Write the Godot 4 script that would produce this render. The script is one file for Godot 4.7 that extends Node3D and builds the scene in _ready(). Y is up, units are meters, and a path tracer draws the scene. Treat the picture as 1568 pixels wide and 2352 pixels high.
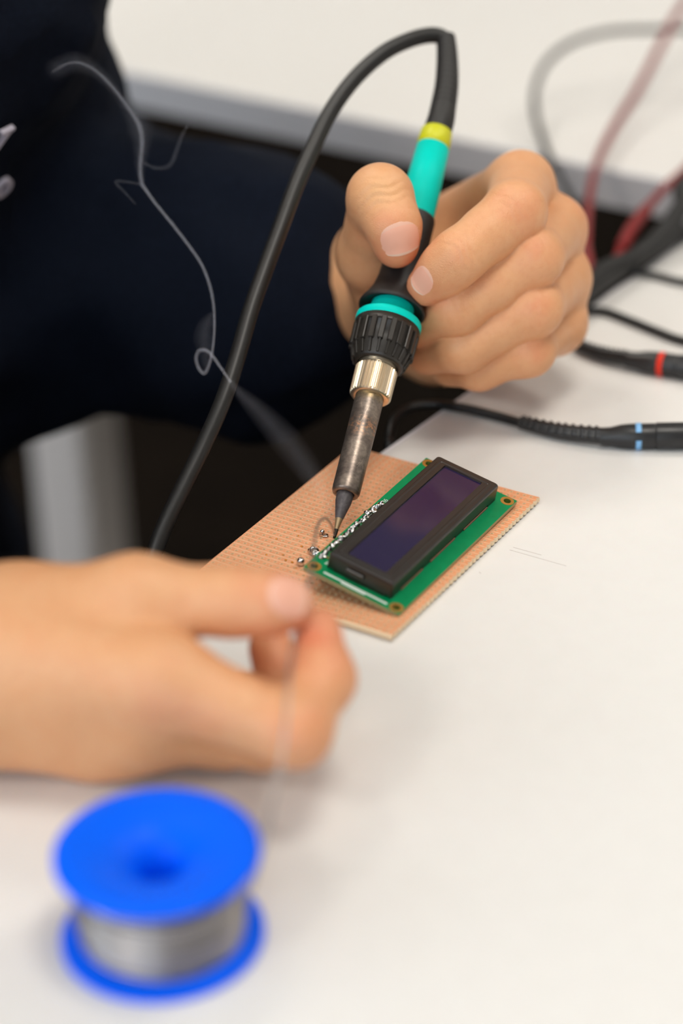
extends Node3D
# Electronics bench: two hands soldering a character display to a stripboard. Coordinates are millimetres on the bench (y up, table tops at y = 0), written to nodes in metres.
const MM := 0.001
var M := {}
var taken := {}

class MB:
	var st := SurfaceTool.new()
	var o := Vector3.ZERO
	func _init(origin := Vector3.ZERO) -> void:
		st.begin(Mesh.PRIMITIVE_TRIANGLES)
		o = origin
	func grp(g: int) -> void:
		st.set_smooth_group(g)
	func vert(p: Vector3, uv := Vector2.ZERO) -> void:
		st.set_uv(uv)
		st.add_vertex((p - o) * 0.001)
	func tri(a: Vector3, b: Vector3, c: Vector3) -> void:
		vert(a); vert(c); vert(b)
	func quad(a: Vector3, b: Vector3, c: Vector3, d: Vector3) -> void:
		tri(a, b, c)
		tri(a, c, d)
	func quad_uv(a: Vector3, b: Vector3, c: Vector3, d: Vector3, ua: Vector2, ub: Vector2, uc: Vector2, ud: Vector2) -> void:
		vert(a, ua); vert(c, uc); vert(b, ub)
		vert(a, ua); vert(d, ud); vert(c, uc)
	# box with chamfered edges: centre, three unit axes, half sizes, chamfer
	func cbox(c: Vector3, x: Vector3, y: Vector3, z: Vector3, hx: float, hy: float, hz: float, b := 0.3) -> void:
		grp(-1)
		b = minf(b, minf(hx, minf(hy, hz)) * 0.9)
		var ax := [x, y, z]
		var h := [hx, hy, hz]
		var flip := x.cross(y).dot(z) < 0.0
		for k in 3:
			var u: Vector3 = ax[(k + 1) % 3]
			var w: Vector3 = ax[(k + 2) % 3]
			var n: Vector3 = ax[k]
			var hu: float = h[(k + 1) % 3]
			var hw: float = h[(k + 2) % 3]
			var hn: float = h[k]
			for s in [-1.0, 1.0]:
				var p: Array = []
				for q in [[-1, -1], [1, -1], [1, 1], [-1, 1]]:
					p.append(c + n * s * hn + u * q[0] * (hu - b) + w * q[1] * (hw - b))
				if (s < 0.0) != flip:
					p.reverse()
				quad(p[0], p[1], p[2], p[3])
			# chamfers along axis k
			for su in [-1.0, 1.0]:
				for sw in [-1.0, 1.0]:
					var a0 = c - n * (hn - b) + u * su * hu + w * sw * (hw - b)
					var a1 = c + n * (hn - b) + u * su * hu + w * sw * (hw - b)
					var b0 = c - n * (hn - b) + u * su * (hu - b) + w * sw * hw
					var b1 = c + n * (hn - b) + u * su * (hu - b) + w * sw * hw
					var p2: Array = [a0, b0, b1, a1]
					if (su * sw > 0.0) != flip:
						p2.reverse()
					quad(p2[0], p2[1], p2[2], p2[3])
		for sx in [-1.0, 1.0]:
			for sy in [-1.0, 1.0]:
				for sz in [-1.0, 1.0]:
					var a = c + x * sx * hx + y * sy * (hy - b) + z * sz * (hz - b)
					var d = c + x * sx * (hx - b) + y * sy * hy + z * sz * (hz - b)
					var e = c + x * sx * (hx - b) + y * sy * (hy - b) + z * sz * hz
					if (sx * sy * sz > 0.0) != flip:
						tri(a, d, e)
					else:
						tri(a, e, d)
	# turned shape: profile rows are [distance along axis, radius, new edge here?, tooth height]
	func lathe(c: Vector3, axis: Vector3, prof: Array, sides := 48, teeth := 0) -> void:
		axis = axis.normalized()
		var x := axis.cross(Vector3(0.31, 0.2, 0.93)).normalized()
		var y := axis.cross(x)
		var g := 1
		grp(g)
		for k in prof.size() - 1:
			var p: Array = prof[k]
			var q: Array = prof[k + 1]
			if p.size() > 2 and p[2]:
				g += 1
				grp(g)
			for i in sides:
				var a := TAU * i / sides
				var b := TAU * (i + 1) / sides
				var tp := 0.0
				var tq := 0.0
				var tp2 := 0.0
				var tq2 := 0.0
				if teeth > 0 and p.size() > 3:
					tp = p[3] * (0.5 + 0.5 * sign(cos(teeth * a + 0.4)))
					tp2 = p[3] * (0.5 + 0.5 * sign(cos(teeth * b + 0.4)))
				if teeth > 0 and q.size() > 3:
					tq = q[3] * (0.5 + 0.5 * sign(cos(teeth * a + 0.4)))
					tq2 = q[3] * (0.5 + 0.5 * sign(cos(teeth * b + 0.4)))
				if tp > 0.0 or tq > 0.0 or tp2 > 0.0 or tq2 > 0.0:
					grp(-1)
				var da := x * cos(a) + y * sin(a)
				var db := x * cos(b) + y * sin(b)
				var p0 = c + axis * p[0] + da * (p[1] + tp)
				var p1 = c + axis * p[0] + db * (p[1] + tp2)
				var q1 = c + axis * q[0] + db * (q[1] + tq2)
				var q0 = c + axis * q[0] + da * (q[1] + tq)
				var ua := Vector2(float(i) / sides, p[0] * 0.01)
				var ub := Vector2(float(i + 1) / sides, p[0] * 0.01)
				var uc := Vector2(float(i + 1) / sides, q[0] * 0.01)
				var ud := Vector2(float(i) / sides, q[0] * 0.01)
				if p[1] + tp > 0.0001 or tp2 > 0.0:
					vert(p0, ua); vert(q1, uc); vert(p1, ub)
				if q[1] + tq > 0.0001 or tq2 > 0.0:
					vert(p0, ua); vert(q0, ud); vert(q1, uc)
				grp(g)
	# swept round tube along points, one radius per point
	func tube(pts: Array, radii: Array, sides := 12, cap := true) -> void:
		grp(1)
		var n := pts.size()
		var prev := Vector3.ZERO
		var rings: Array = []
		for i in n:
			var t: Vector3 = (pts[mini(i + 1, n - 1)] - pts[maxi(i - 1, 0)]).normalized()
			if i == 0:
				prev = t.cross(Vector3(0.2, 0.9, 0.37)).normalized()
			else:
				prev = (prev - t * prev.dot(t)).normalized()
			var b := t.cross(prev)
			var ring := PackedVector3Array()
			var r: float = radii[mini(i, radii.size() - 1)]
			for k in sides:
				var a := TAU * k / sides
				ring.append(pts[i] + (prev * cos(a) + b * sin(a)) * r)
			rings.append(ring)
		for i in n - 1:
			for k in sides:
				var k2 := (k + 1) % sides
				quad(rings[i][k], rings[i][k2], rings[i + 1][k2], rings[i + 1][k])
		if cap:
			grp(2)
			for k in sides:
				tri(pts[0], rings[0][(k + 1) % sides], rings[0][k])
				tri(pts[n - 1], rings[n - 1][k], rings[n - 1][(k + 1) % sides])
	# flat square cell with a round hole: ring of quads, walls down to depth
	func holed(c: Vector3, x: Vector3, y: Vector3, n: Vector3, x0: float, x1: float, y0: float, y1: float, r: float, deep: float, sides := 12) -> void:
		grp(-1)
		for k in sides:
			var a := TAU * k / sides
			var b := TAU * (k + 1) / sides
			var pa := Vector2(cos(a), sin(a))
			var pb := Vector2(cos(b), sin(b))
			var qa := _edge(pa, x0, x1, y0, y1)
			var qb := _edge(pb, x0, x1, y0, y1)
			var ia := c + x * pa.x * r + y * pa.y * r
			var ib := c + x * pb.x * r + y * pb.y * r
			quad(ia, c + x * qa.x + y * qa.y, c + x * qb.x + y * qb.y, ib)
			if absf(qa.x - qb.x) > 0.0001 and absf(qa.y - qb.y) > 0.0001:
				var q := Vector2(qa.x if absf(qa.x - x0) < 0.0001 or absf(qa.x - x1) < 0.0001 else qb.x, qa.y if absf(qa.y - y0) < 0.0001 or absf(qa.y - y1) < 0.0001 else qb.y)
				tri(c + x * qa.x + y * qa.y, c + x * q.x + y * q.y, c + x * qb.x + y * qb.y)
			if deep > 0.0:
				quad(ia, ib, ib - n * deep, ia - n * deep)
	func _edge(d: Vector2, x0: float, x1: float, y0: float, y1: float) -> Vector2:
		var t := 1e9
		if d.x > 1e-6: t = minf(t, x1 / d.x)
		if d.x < -1e-6: t = minf(t, x0 / d.x)
		if d.y > 1e-6: t = minf(t, y1 / d.y)
		if d.y < -1e-6: t = minf(t, y0 / d.y)
		return d * t
	# flat disc-ring with thickness
	func washer(c: Vector3, n: Vector3, r0: float, r1: float, h: float, sides := 24) -> void:
		lathe(c, n, [[0.0, r1], [h, r1, true], [h, r0, true], [0.0, r0, true]], sides)
	# lumpy ball
	func blob(c: Vector3, r: Vector3, sd: int, lump := 0.12, rows := 10) -> void:
		grp(1)
		var rng := RandomNumberGenerator.new()
		rng.seed = sd
		var ph := [rng.randf() * TAU, rng.randf() * TAU, rng.randf() * TAU]
		var f := func(i: int, k: int) -> Vector3:
			var t := PI * i / rows
			var a := TAU * (k % (rows * 2)) / (rows * 2)
			var d := Vector3(sin(t) * cos(a), cos(t), sin(t) * sin(a))
			var m := 1.0 + lump * (sin(3.1 * d.x + ph[0]) + sin(2.7 * d.y + ph[1]) + sin(3.7 * d.z + ph[2])) * 0.5
			return c + Vector3(d.x * r.x, d.y * r.y, d.z * r.z) * m
		for i in rows:
			for k in rows * 2:
				var a: Vector3 = f.call(i, k)
				var b: Vector3 = f.call(i, k + 1)
				var cc: Vector3 = f.call(i + 1, k + 1)
				var d: Vector3 = f.call(i + 1, k)
				if i > 0: tri(a, b, cc)
				if i < rows - 1: tri(a, cc, d)
	func done() -> ArrayMesh:
		st.generate_normals()
		st.index()
		return st.commit()

# smooth solid: tapered capsules joined by smooth minimum, meshed as surface nets
class Field:
	var A := PackedVector3Array()
	var D := PackedVector3Array()
	var inv := PackedFloat32Array()
	var ra := PackedFloat32Array()
	var dr := PackedFloat32Array()
	var gr := PackedInt32Array()
	var kin := [5.0]     # blend inside each group
	var kf := 0.7        # between fingers
	var kp := 6.0        # fingers to palm
	var groups := 1
	var kmax := 6.0
	var mesh_v := PackedVector3Array()
	var mesh_i := PackedInt32Array()
	func bone(a: Vector3, b: Vector3, r0: float, r1: float, g := 0) -> void:
		A.append(a)
		D.append(b - a)
		inv.append(1.0 / maxf((b - a).length_squared(), 1e-6))
		ra.append(r0)
		dr.append(r1 - r0)
		gr.append(g)
		groups = maxi(groups, g + 1)
	func chain(pts: Array, radii: Array, g := 0) -> void:
		for i in pts.size() - 1:
			bone(pts[i], pts[i + 1], radii[i], radii[i + 1], g)
	func raw(i: int, p: Vector3) -> float:
		var w := p - A[i]
		var t := clampf(w.dot(D[i]) * inv[i], 0.0, 1.0)
		return (w - D[i] * t).length() - ra[i] - dr[i] * t
	func dist(p: Vector3, use: PackedInt32Array) -> float:
		var palm := 1e6
		var fing := 1e6
		var cur := 1e6
		var cg := -1
		for i in use:
			var w := p - A[i]
			var t := clampf(w.dot(D[i]) * inv[i], 0.0, 1.0)
			var d := (w - D[i] * t).length() - ra[i] - dr[i] * t
			var g := gr[i]
			if g != cg:
				if cg == 0: palm = cur
				elif cg > 0:
					var h0 := maxf(kf - absf(fing - cur), 0.0)
					fing = minf(fing, cur) - h0 * h0 / (4.0 * kf)
				cg = g
				cur = d
			else:
				var k: float = kin[mini(g, kin.size() - 1)]
				var h := maxf(k - absf(cur - d), 0.0)
				cur = minf(cur, d) - h * h / (4.0 * k)
		if cg == 0: palm = cur
		elif cg > 0:
			var h1 := maxf(kf - absf(fing - cur), 0.0)
			fing = minf(fing, cur) - h1 * h1 / (4.0 * kf)
		var h2 := maxf(kp - absf(palm - fing), 0.0)
		return minf(palm, fing) - h2 * h2 / (4.0 * kp)
	func all() -> PackedInt32Array:
		return PackedInt32Array(range(A.size()))
	func build(lo: Vector3, hi: Vector3, cell: float) -> void:
		mesh_v.clear()
		mesh_i.clear()
		var BS := 5
		var nx := int(ceil((hi.x - lo.x) / cell / BS)) * BS + 1
		var ny := int(ceil((hi.y - lo.y) / cell / BS)) * BS + 1
		var nz := int(ceil((hi.z - lo.z) / cell / BS)) * BS + 1
		var F := PackedFloat32Array()
		F.resize(nx * ny * nz)
		F.fill(1e9)
		var id := PackedInt32Array()
		id.resize(nx * ny * nz)
		id.fill(-1)
		var blocks: Array = []
		var hd := cell * BS * 0.5 * 1.7321
		var slack := 2.0 * hd + 2.0 * kmax
		for bz in (nz - 1) / BS:
			for by in (ny - 1) / BS:
				for bx in (nx - 1) / BS:
					var c := lo + Vector3(bx + 0.5, by + 0.5, bz + 0.5) * cell * BS
					var ds := PackedFloat32Array()
					var best := 1e9
					for i in A.size():
						var d := raw(i, c)
						ds.append(d)
						best = minf(best, d)
					if best > hd + kmax * 0.6 or best < -hd - kmax * 0.1:
						continue
					var use := PackedInt32Array()
					for i in A.size():
						if ds[i] < best + slack:
							use.append(i)
					blocks.append([bx * BS, by * BS, bz * BS])
					for z in range(bz * BS, bz * BS + BS + 1):
						for y in range(by * BS, by * BS + BS + 1):
							for x in range(bx * BS, bx * BS + BS + 1):
								var n := x + nx * (y + ny * z)
								if F[n] > 1e8:
									F[n] = dist(lo + Vector3(x, y, z) * cell, use)
		var off := [0, 1, nx, nx + 1, nx * ny, nx * ny + 1, nx * ny + nx, nx * ny + nx + 1]
		var ca := [0, 2, 4, 6, 0, 1, 4, 5, 0, 1, 2, 3]
		var cb := [1, 3, 5, 7, 2, 3, 6, 7, 4, 5, 6, 7]
		var cor := [Vector3(0, 0, 0), Vector3(1, 0, 0), Vector3(0, 1, 0), Vector3(1, 1, 0), Vector3(0, 0, 1), Vector3(1, 0, 1), Vector3(0, 1, 1), Vector3(1, 1, 1)]
		for b in blocks:
			for z in range(b[2], b[2] + BS):
				for y in range(b[1], b[1] + BS):
					for x in range(b[0], b[0] + BS):
						var n: int = x + nx * (y + ny * z)
						var m := 0
						for k in 8:
							if F[n + off[k]] < 0.0: m += 1
						if m == 0 or m == 8:
							continue
						var s := Vector3.ZERO
						var cnt := 0
						for e in 12:
							var fa := F[n + off[ca[e]]]
							var fb := F[n + off[cb[e]]]
							if (fa < 0.0) != (fb < 0.0):
								s += cor[ca[e]].lerp(cor[cb[e]], fa / (fa - fb))
								cnt += 1
						id[n] = mesh_v.size()
						mesh_v.append(lo + (Vector3(x, y, z) + s / cnt) * cell)
		var sx := 1
		var sy := nx
		var sz := nx * ny
		for b in blocks:
			for z in range(b[2], b[2] + BS):
				for y in range(b[1], b[1] + BS):
					for x in range(b[0], b[0] + BS):
						var n: int = x + nx * (y + ny * z)
						var f0 := F[n]
						if x > 0 or true:
							if y > 0 and z > 0:
								_q((f0 < 0.0) != (F[n + sx] < 0.0) and F[n + sx] < 1e8, f0 < 0.0, id[n - sy - sz], id[n - sz], id[n], id[n - sy])
							if x > 0 and z > 0:
								_q((f0 < 0.0) != (F[n + sy] < 0.0) and F[n + sy] < 1e8, f0 < 0.0, id[n - sx - sz], id[n - sx], id[n], id[n - sz])
							if x > 0 and y > 0:
								_q((f0 < 0.0) != (F[n + sz] < 0.0) and F[n + sz] < 1e8, f0 < 0.0, id[n - sx - sy], id[n - sy], id[n], id[n - sx])
	func _q(cross: bool, inside: bool, a: int, b: int, c: int, d: int) -> void:
		if not cross or a < 0 or b < 0 or c < 0 or d < 0:
			return
		if inside:
			mesh_i.append_array([a, c, b, a, d, c])
		else:
			mesh_i.append_array([a, b, c, a, c, d])
	# nearest surface point below p along -n
	func drop(p: Vector3, n: Vector3) -> Vector3:
		var use := all()
		for i in 40:
			var d := dist(p, use)
			if d < 0.02:
				break
			p -= n * d * 0.9
		return p

func catmull(p: Array, each := 6) -> Array:
	var out: Array = []
	var n := p.size()
	for i in n - 1:
		var a: Vector3 = p[maxi(i - 1, 0)]
		var b: Vector3 = p[i]
		var c: Vector3 = p[i + 1]
		var d: Vector3 = p[mini(i + 2, n - 1)]
		for k in each:
			out.append(b.cubic_interpolate(c, a, d, float(k) / each))
	out.append(p[n - 1])
	return out

func lerp_list(r: Array, n: int) -> Array:
	var out: Array = []
	for i in n:
		var t := float(i) / maxf(n - 1, 1) * (r.size() - 1)
		var k := mini(int(t), r.size() - 2)
		out.append(lerpf(r[k], r[k + 1], t - k))
	return out

func numbered(called: String) -> String:
	if not taken.has(called):
		taken[called] = 0
		return called
	taken[called] += 1
	return "%s_%03d" % [called, taken[called]]

func tag(o: Node, label: String, category: String, group := "", kind := "") -> Node:
	o.set_meta("label", label)
	if category: o.set_meta("category", category)
	if group: o.set_meta("group", group)
	if kind: o.set_meta("kind", kind)
	return o

func thing(called: String, at: Vector3, label: String, category: String, group := "") -> Node3D:
	var o := Node3D.new()
	o.name = numbered(called)
	o.position = at * MM
	o.set_meta("base", at)
	add_child(o)
	tag(o, label, category, group)
	return o

# one named mesh, vertices given relative to MB.o (which is the parent's base)
func part(called: String, mb, m: Material, parent: Node) -> MeshInstance3D:
	var o := MeshInstance3D.new()
	o.mesh = mb.done() if mb is MB else mb
	o.material_override = m
	o.name = called if parent != self else numbered(called)
	o.cast_shadow = GeometryInstance3D.SHADOW_CASTING_SETTING_ON
	parent.add_child(o, true)
	return o

func base_of(o: Node) -> Vector3:
	while o != null and not o.has_meta("base"):
		o = o.get_parent()
	return o.get_meta("base") if o else Vector3.ZERO

func mb(parent = null) -> MB:
	return MB.new(base_of(parent) if parent else Vector3.ZERO)

func structure(called: String, b: MB, m: Material, label: String) -> MeshInstance3D:
	var o := part(called, b, m, self)
	return tag(o, label, "", "", "structure")

func noise_tex(freq: float, lo: Color, hi: Color, sd: int, size := 512, oct := 4) -> NoiseTexture2D:
	var n := FastNoiseLite.new()
	n.seed = sd
	n.noise_type = FastNoiseLite.TYPE_SIMPLEX_SMOOTH
	n.frequency = freq
	n.fractal_octaves = oct
	var t := NoiseTexture2D.new()
	t.width = size
	t.height = size
	t.seamless = true
	t.noise = n
	var g := Gradient.new()
	g.set_color(0, lo)
	g.set_color(1, hi)
	t.color_ramp = g
	return t

func mat(c: Color, rough := 0.5, metal := 0.0) -> StandardMaterial3D:
	var m := StandardMaterial3D.new()
	m.albedo_color = c
	m.roughness = rough
	m.metallic = metal
	return m

func tri_tex(m: StandardMaterial3D, t: Texture2D, per_m: float, world := true) -> StandardMaterial3D:
	m.albedo_texture = t
	m.uv1_triplanar = true
	m.uv1_world_triplanar = world
	m.uv1_scale = Vector3.ONE * per_m
	return m

func bump(m: StandardMaterial3D, t: Texture2D, cm: float) -> StandardMaterial3D:
	m.heightmap_enabled = true
	m.heightmap_texture = t
	m.heightmap_scale = cm
	return m

# ---------- skin ----------
func skin_arrays(f: Field, spots: Array, creases: Array, tone: Color, origin: Vector3, into: Array) -> void:
	var v := f.mesh_v
	var ix := f.mesh_i
	var nor := PackedVector3Array()
	nor.resize(v.size())
	for t in range(0, ix.size(), 3):
		var a := v[ix[t]]
		var n := (v[ix[t + 2]] - a).cross(v[ix[t + 1]] - a)
		nor[ix[t]] += n
		nor[ix[t + 1]] += n
		nor[ix[t + 2]] += n
	for i in v.size():
		nor[i] = nor[i].normalized()
	if creases.size():
		for i in v.size():
			for c in creases:   # [centre, along, outward, reach, offsets, depth]
				var w: Vector3 = v[i] - c[0]
				if w.length_squared() > c[3] * c[3]:
					continue
				var face = clampf(nor[i].dot(c[2]) * 1.6, 0.0, 1.0) * (1.0 - w.length() / c[3])
				var s: float = w.dot(c[1]) + 0.9 * sin(w.dot(c[1].cross(c[2])) * 0.55)
				var h := 0.0
				for q in c[4]:
					h += exp(-pow((s - q) / 0.75, 2.0))
				v[i] -= nor[i] * h * c[5] * face
		for i in v.size():
			nor[i] = Vector3.ZERO
		for t in range(0, ix.size(), 3):
			var a2 := v[ix[t]]
			var n2 := (v[ix[t + 2]] - a2).cross(v[ix[t + 1]] - a2)
			nor[ix[t]] += n2
			nor[ix[t + 1]] += n2
			nor[ix[t + 2]] += n2
		for i in v.size():
			nor[i] = nor[i].normalized()
	var fn := FastNoiseLite.new()
	fn.seed = 7
	fn.frequency = 0.09
	fn.fractal_octaves = 3
	var fg := FastNoiseLite.new()
	fg.seed = 17
	fg.frequency = 0.4
	fg.fractal_octaves = 2
	var base: int = into[0].size()
	for i in v.size():
		var c := tone
		var q := fn.get_noise_3dv(v[i])
		c = c.lerp(Color(tone.r * 0.97, tone.g * 0.83, tone.b * 0.75), clampf(0.35 + q * 0.9, 0.0, 1.0) * 0.5)
		c = c.lerp(Color(tone.r * 0.86, tone.g * 0.72, tone.b * 0.62), clampf(fg.get_noise_3dv(v[i]) * 0.5, 0.0, 0.2))
		for s in spots:   # [centre, radius, colour, weight]: blood near the skin at knuckles and finger ends
			var d: float = (v[i] - s[0]).length_squared() / (s[1] * s[1])
			if d < 4.0:
				c = c.lerp(s[2], clampf(exp(-d * 1.3) * s[3] * (1.0 + q * 0.8), 0.0, 1.0))
		into[0].append((v[i] - origin) * MM)
		into[1].append(nor[i])
		into[2].append(c)
	for i in ix:
		into[3].append(base + i)

func cloth_mesh(f: Field, origin: Vector3, fold: float, sd: int) -> ArrayMesh:
	var fn := FastNoiseLite.new()
	fn.seed = sd
	fn.frequency = 0.012
	fn.fractal_octaves = 3
	for i in f.mesh_v.size():
		var p := f.mesh_v[i]
		var q := fn.get_noise_3d(p.x, p.y * 1.6, p.z)
		f.mesh_v[i] += Vector3(q, fn.get_noise_3d(p.z + 300.0, p.x, p.y), fn.get_noise_3d(p.y, p.z - 200.0, p.x)) * fold
	var into := [PackedVector3Array(), PackedVector3Array(), PackedColorArray(), PackedInt32Array()]
	skin_arrays(f, [], [], Color.WHITE, origin, into)
	return to_mesh(into, false)

func to_mesh(into: Array, colours := true) -> ArrayMesh:
	var arr := []
	arr.resize(Mesh.ARRAY_MAX)
	arr[Mesh.ARRAY_VERTEX] = into[0]
	arr[Mesh.ARRAY_NORMAL] = into[1]
	if colours:
		arr[Mesh.ARRAY_COLOR] = into[2]
	arr[Mesh.ARRAY_INDEX] = into[3]
	var m := ArrayMesh.new()
	m.add_surface_from_arrays(Mesh.PRIMITIVE_TRIANGLES, arr)
	return m

# curved plate lying on the finger: centre, towards the finger end, outward, width, length
func nail(f: Field, parent: Node, c: Vector3, ax: Vector3, n: Vector3, w: float, l: float) -> void:
	ax = (ax - n * ax.dot(n)).normalized()
	var side := ax.cross(n).normalized()
	var N := 14
	var top: Array = []
	for i in N + 1:
		var row: Array = []
		for k in N + 1:
			var a := 2.0 * i / N - 1.0
			var b := 2.0 * k / N - 1.0
			# square to rounded square
			var e := a * sqrt(1.0 - (0.5 if b < 0.0 else 0.36) * b * b)
			var g := b * sqrt(1.0 - 0.45 * a * a)
			var p := f.drop(c + side * e * w * 0.5 + ax * g * l * 0.5 + n * 8.0, n)
			var rise := 0.22 * (1.0 - pow(maxf(absf(a), absf(b)), 6.0)) + (0.2 if b > 0.75 else 0.0)
			row.append(p + n * (rise - 0.06))
		top.append(row)
	var b2 := mb(parent)
	b2.grp(1)
	for i in N:
		for k in N:
			b2.st.set_color(Color(0.82, 0.56, 0.43) if k >= N - 1 else (Color(0.82, 0.48, 0.36) if k < 2 else Color(0.86, 0.45, 0.325)))
			b2.quad(top[i][k], top[i + 1][k], top[i + 1][k + 1], top[i][k + 1])
	b2.grp(2)
	b2.st.set_color(Color(0.70, 0.40, 0.29))
	for i in N:
		for r in [[top[i + 1][0], top[i][0]], [top[i][N], top[i + 1][N]], [top[0][i], top[0][i + 1]], [top[N][i + 1], top[N][i]]]:
			b2.quad(r[0], r[1], r[1] - n * 0.9, r[0] - n * 0.9)
	part("fingernail", b2, M.nail, parent)

# ---------- materials ----------
func materials() -> void:
	var grain := noise_tex(0.02, Color(0.4, 0.4, 0.4), Color(0.6, 0.6, 0.6), 3, 512, 5)
	var fine := noise_tex(0.08, Color(0.2, 0.2, 0.2), Color(0.8, 0.8, 0.8), 5, 512, 3)
	M.desk = tri_tex(mat(Color(1, 1, 1), 0.42), noise_tex(0.015, Color(0.895, 0.885, 0.87), Color(0.905, 0.895, 0.88), 11, 1024, 5), 5.0)
	bump(M.desk, fine, 0.0012)
	M.scratch = mat(Color(0.62, 0.57, 0.53), 0.8)
	M.desk_edge = mat(Color(0.93, 0.92, 0.93), 0.5)
	M.grey_metal = mat(Color(0.93, 0.90, 0.88), 0.45, 0.0)
	M.floor = tri_tex(mat(Color(1, 1, 1), 0.9), noise_tex(0.01, Color(0.07, 0.055, 0.042), Color(0.11, 0.087, 0.066), 12, 512, 5), 1.5)
	M.floor.metallic_specular = 0.15
	M.wall = tri_tex(mat(Color(1, 1, 1), 0.9), noise_tex(0.02, Color(0.85, 0.835, 0.81), Color(0.88, 0.865, 0.84), 13, 512, 4), 1.0)
	M.ceiling = mat(Color(0.88, 0.88, 0.87), 0.9)
	M.copper = tri_tex(mat(Color(1, 1, 1), 0.38, 0.3), noise_tex(0.03, Color(0.94, 0.645, 0.465), Color(0.98, 0.71, 0.535), 14, 512, 4), 22.0)
	M.substrate = mat(Color(0.95, 0.85, 0.71), 0.6)
	M.pcb = tri_tex(mat(Color(1, 1, 1), 0.32), noise_tex(0.02, Color(0.0, 0.50, 0.30), Color(0.0, 0.54, 0.33), 15, 512, 3), 20.0)
	M.pcb.metallic_specular = 0.3
	M.pcb_edge = mat(Color(0.62, 0.60, 0.45), 0.6)
	M.gold = mat(Color(0.80, 0.60, 0.30), 0.35, 0.8)
	M.bezel = mat(Color(0.10, 0.078, 0.062), 0.36)
	M.bezel.metallic_specular = 0.6
	M.slot = mat(Color(0.50, 0.37, 0.29), 0.5)
	M.glass = mat(Color(0.13, 0.09, 0.24), 0.12)
	M.glass.metallic_specular = 0.6
	M.solder = mat(Color(0.80, 0.79, 0.78), 0.12, 1.0)
	M.silk = mat(Color(0.86, 0.90, 0.87), 0.6)
	M.black_plastic = mat(Color(0.035, 0.034, 0.036), 0.42)
	M.teal = mat(Color(0.0, 0.83, 0.77), 0.48)
	M.teal.metallic_specular = 0.22
	M.yellow = mat(Color(0.80, 0.80, 0.08), 0.45)
	M.rubber = tri_tex(mat(Color(1, 1, 1), 0.55), noise_tex(0.05, Color(0.10, 0.095, 0.09), Color(0.15, 0.14, 0.135), 16, 512, 4), 18.0)
	M.collar = tri_tex(mat(Color(1, 1, 1), 0.40), noise_tex(0.05, Color(0.13, 0.115, 0.10), Color(0.20, 0.18, 0.155), 17, 512, 4), 40.0)
	M.cable = tri_tex(mat(Color(1, 1, 1), 0.42), noise_tex(0.06, Color(0.09, 0.087, 0.083), Color(0.14, 0.134, 0.128), 18, 512, 4), 25.0)
	M.nut = mat(Color(0.87, 0.80, 0.69), 0.3, 0.9)
	M.barrel = mat(Color(1, 1, 1), 0.38, 0.75)
	M.barrel.albedo_texture = barrel_texture()
	M.tip = tri_tex(mat(Color(1, 1, 1), 0.55, 0.3), noise_tex(0.04, Color(0.27, 0.255, 0.265), Color(0.44, 0.415, 0.42), 19, 256, 4), 60.0)
	M.tip_end = mat(Color(0.70, 0.60, 0.46), 0.4, 0.7)
	M.tip_dark = mat(Color(0.16, 0.14, 0.12), 0.55, 0.5)
	M.wire = mat(Color(0.70, 0.68, 0.67), 0.3, 0.9)
	M.blue = mat(Color(0.0, 0.38, 0.97), 0.4)
	M.blue.metallic_specular = 0.22
	M.probe = mat(Color(0.13, 0.128, 0.13), 0.36)
	M.probe_cable = mat(Color(0.03, 0.03, 0.032), 0.4)
	M.ring_blue = mat(Color(0.52, 0.74, 0.93), 0.4)
	M.ring_red = mat(Color(0.95, 0.17, 0.0), 0.4)
	M.lead_red = mat(Color(0.50, 0.05, 0.055), 0.45)
	M.lead_black = mat(Color(0.045, 0.043, 0.042), 0.5)
	M.skin = mat(Color(1, 1, 1), 0.44)
	M.skin.metallic_specular = 0.45
	M.skin.vertex_color_use_as_albedo = true
	M.skin.subsurf_scatter_enabled = true
	M.skin.subsurf_scatter_strength = 0.06
	M.skin.uv1_triplanar = true
	M.skin.uv1_world_triplanar = true
	M.skin.uv1_scale = Vector3.ONE * 45.0
	bump(M.skin, noise_tex(0.06, Color(0.1, 0.1, 0.1), Color(0.9, 0.9, 0.9), 21, 512, 4), 0.02)
	M.nail = mat(Color(1, 1, 1), 0.34)
	M.nail.vertex_color_use_as_albedo = true
	M.nail.metallic_specular = 0.22
	M.cloth = tri_tex(mat(Color(1, 1, 1), 0.92), noise_tex(0.05, Color(0.052, 0.070, 0.110), Color(0.078, 0.100, 0.150), 22, 512, 4), 12.0)
	bump(M.cloth, fine, 0.02)
	M.cloth.metallic_specular = 0.2
	M.trousers = tri_tex(mat(Color(1, 1, 1), 0.95), noise_tex(0.05, Color(0.03, 0.034, 0.05), Color(0.045, 0.05, 0.07), 23, 512, 4), 12.0)
	M.print = mat(Color(0.78, 0.75, 0.80), 0.8)
	M.hair = mat(Color(0.09, 0.06, 0.04), 0.6)
	M.smoke = mat(Color(0.86, 0.86, 0.90, 0.04), 1.0)
	M.smoke.transparency = BaseMaterial3D.TRANSPARENCY_ALPHA
	M.smoke_faint = mat(Color(0.86, 0.86, 0.90, 0.0045), 1.0)
	M.smoke_faint.transparency = BaseMaterial3D.TRANSPARENCY_ALPHA
	M.smoke_mid = mat(Color(0.86, 0.86, 0.90, 0.03), 1.0)
	M.smoke_mid.transparency = BaseMaterial3D.TRANSPARENCY_ALPHA
	M.smoke_thin = mat(Color(0.86, 0.86, 0.90, 0.007), 1.0)
	M.smoke_thin.transparency = BaseMaterial3D.TRANSPARENCY_ALPHA
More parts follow.
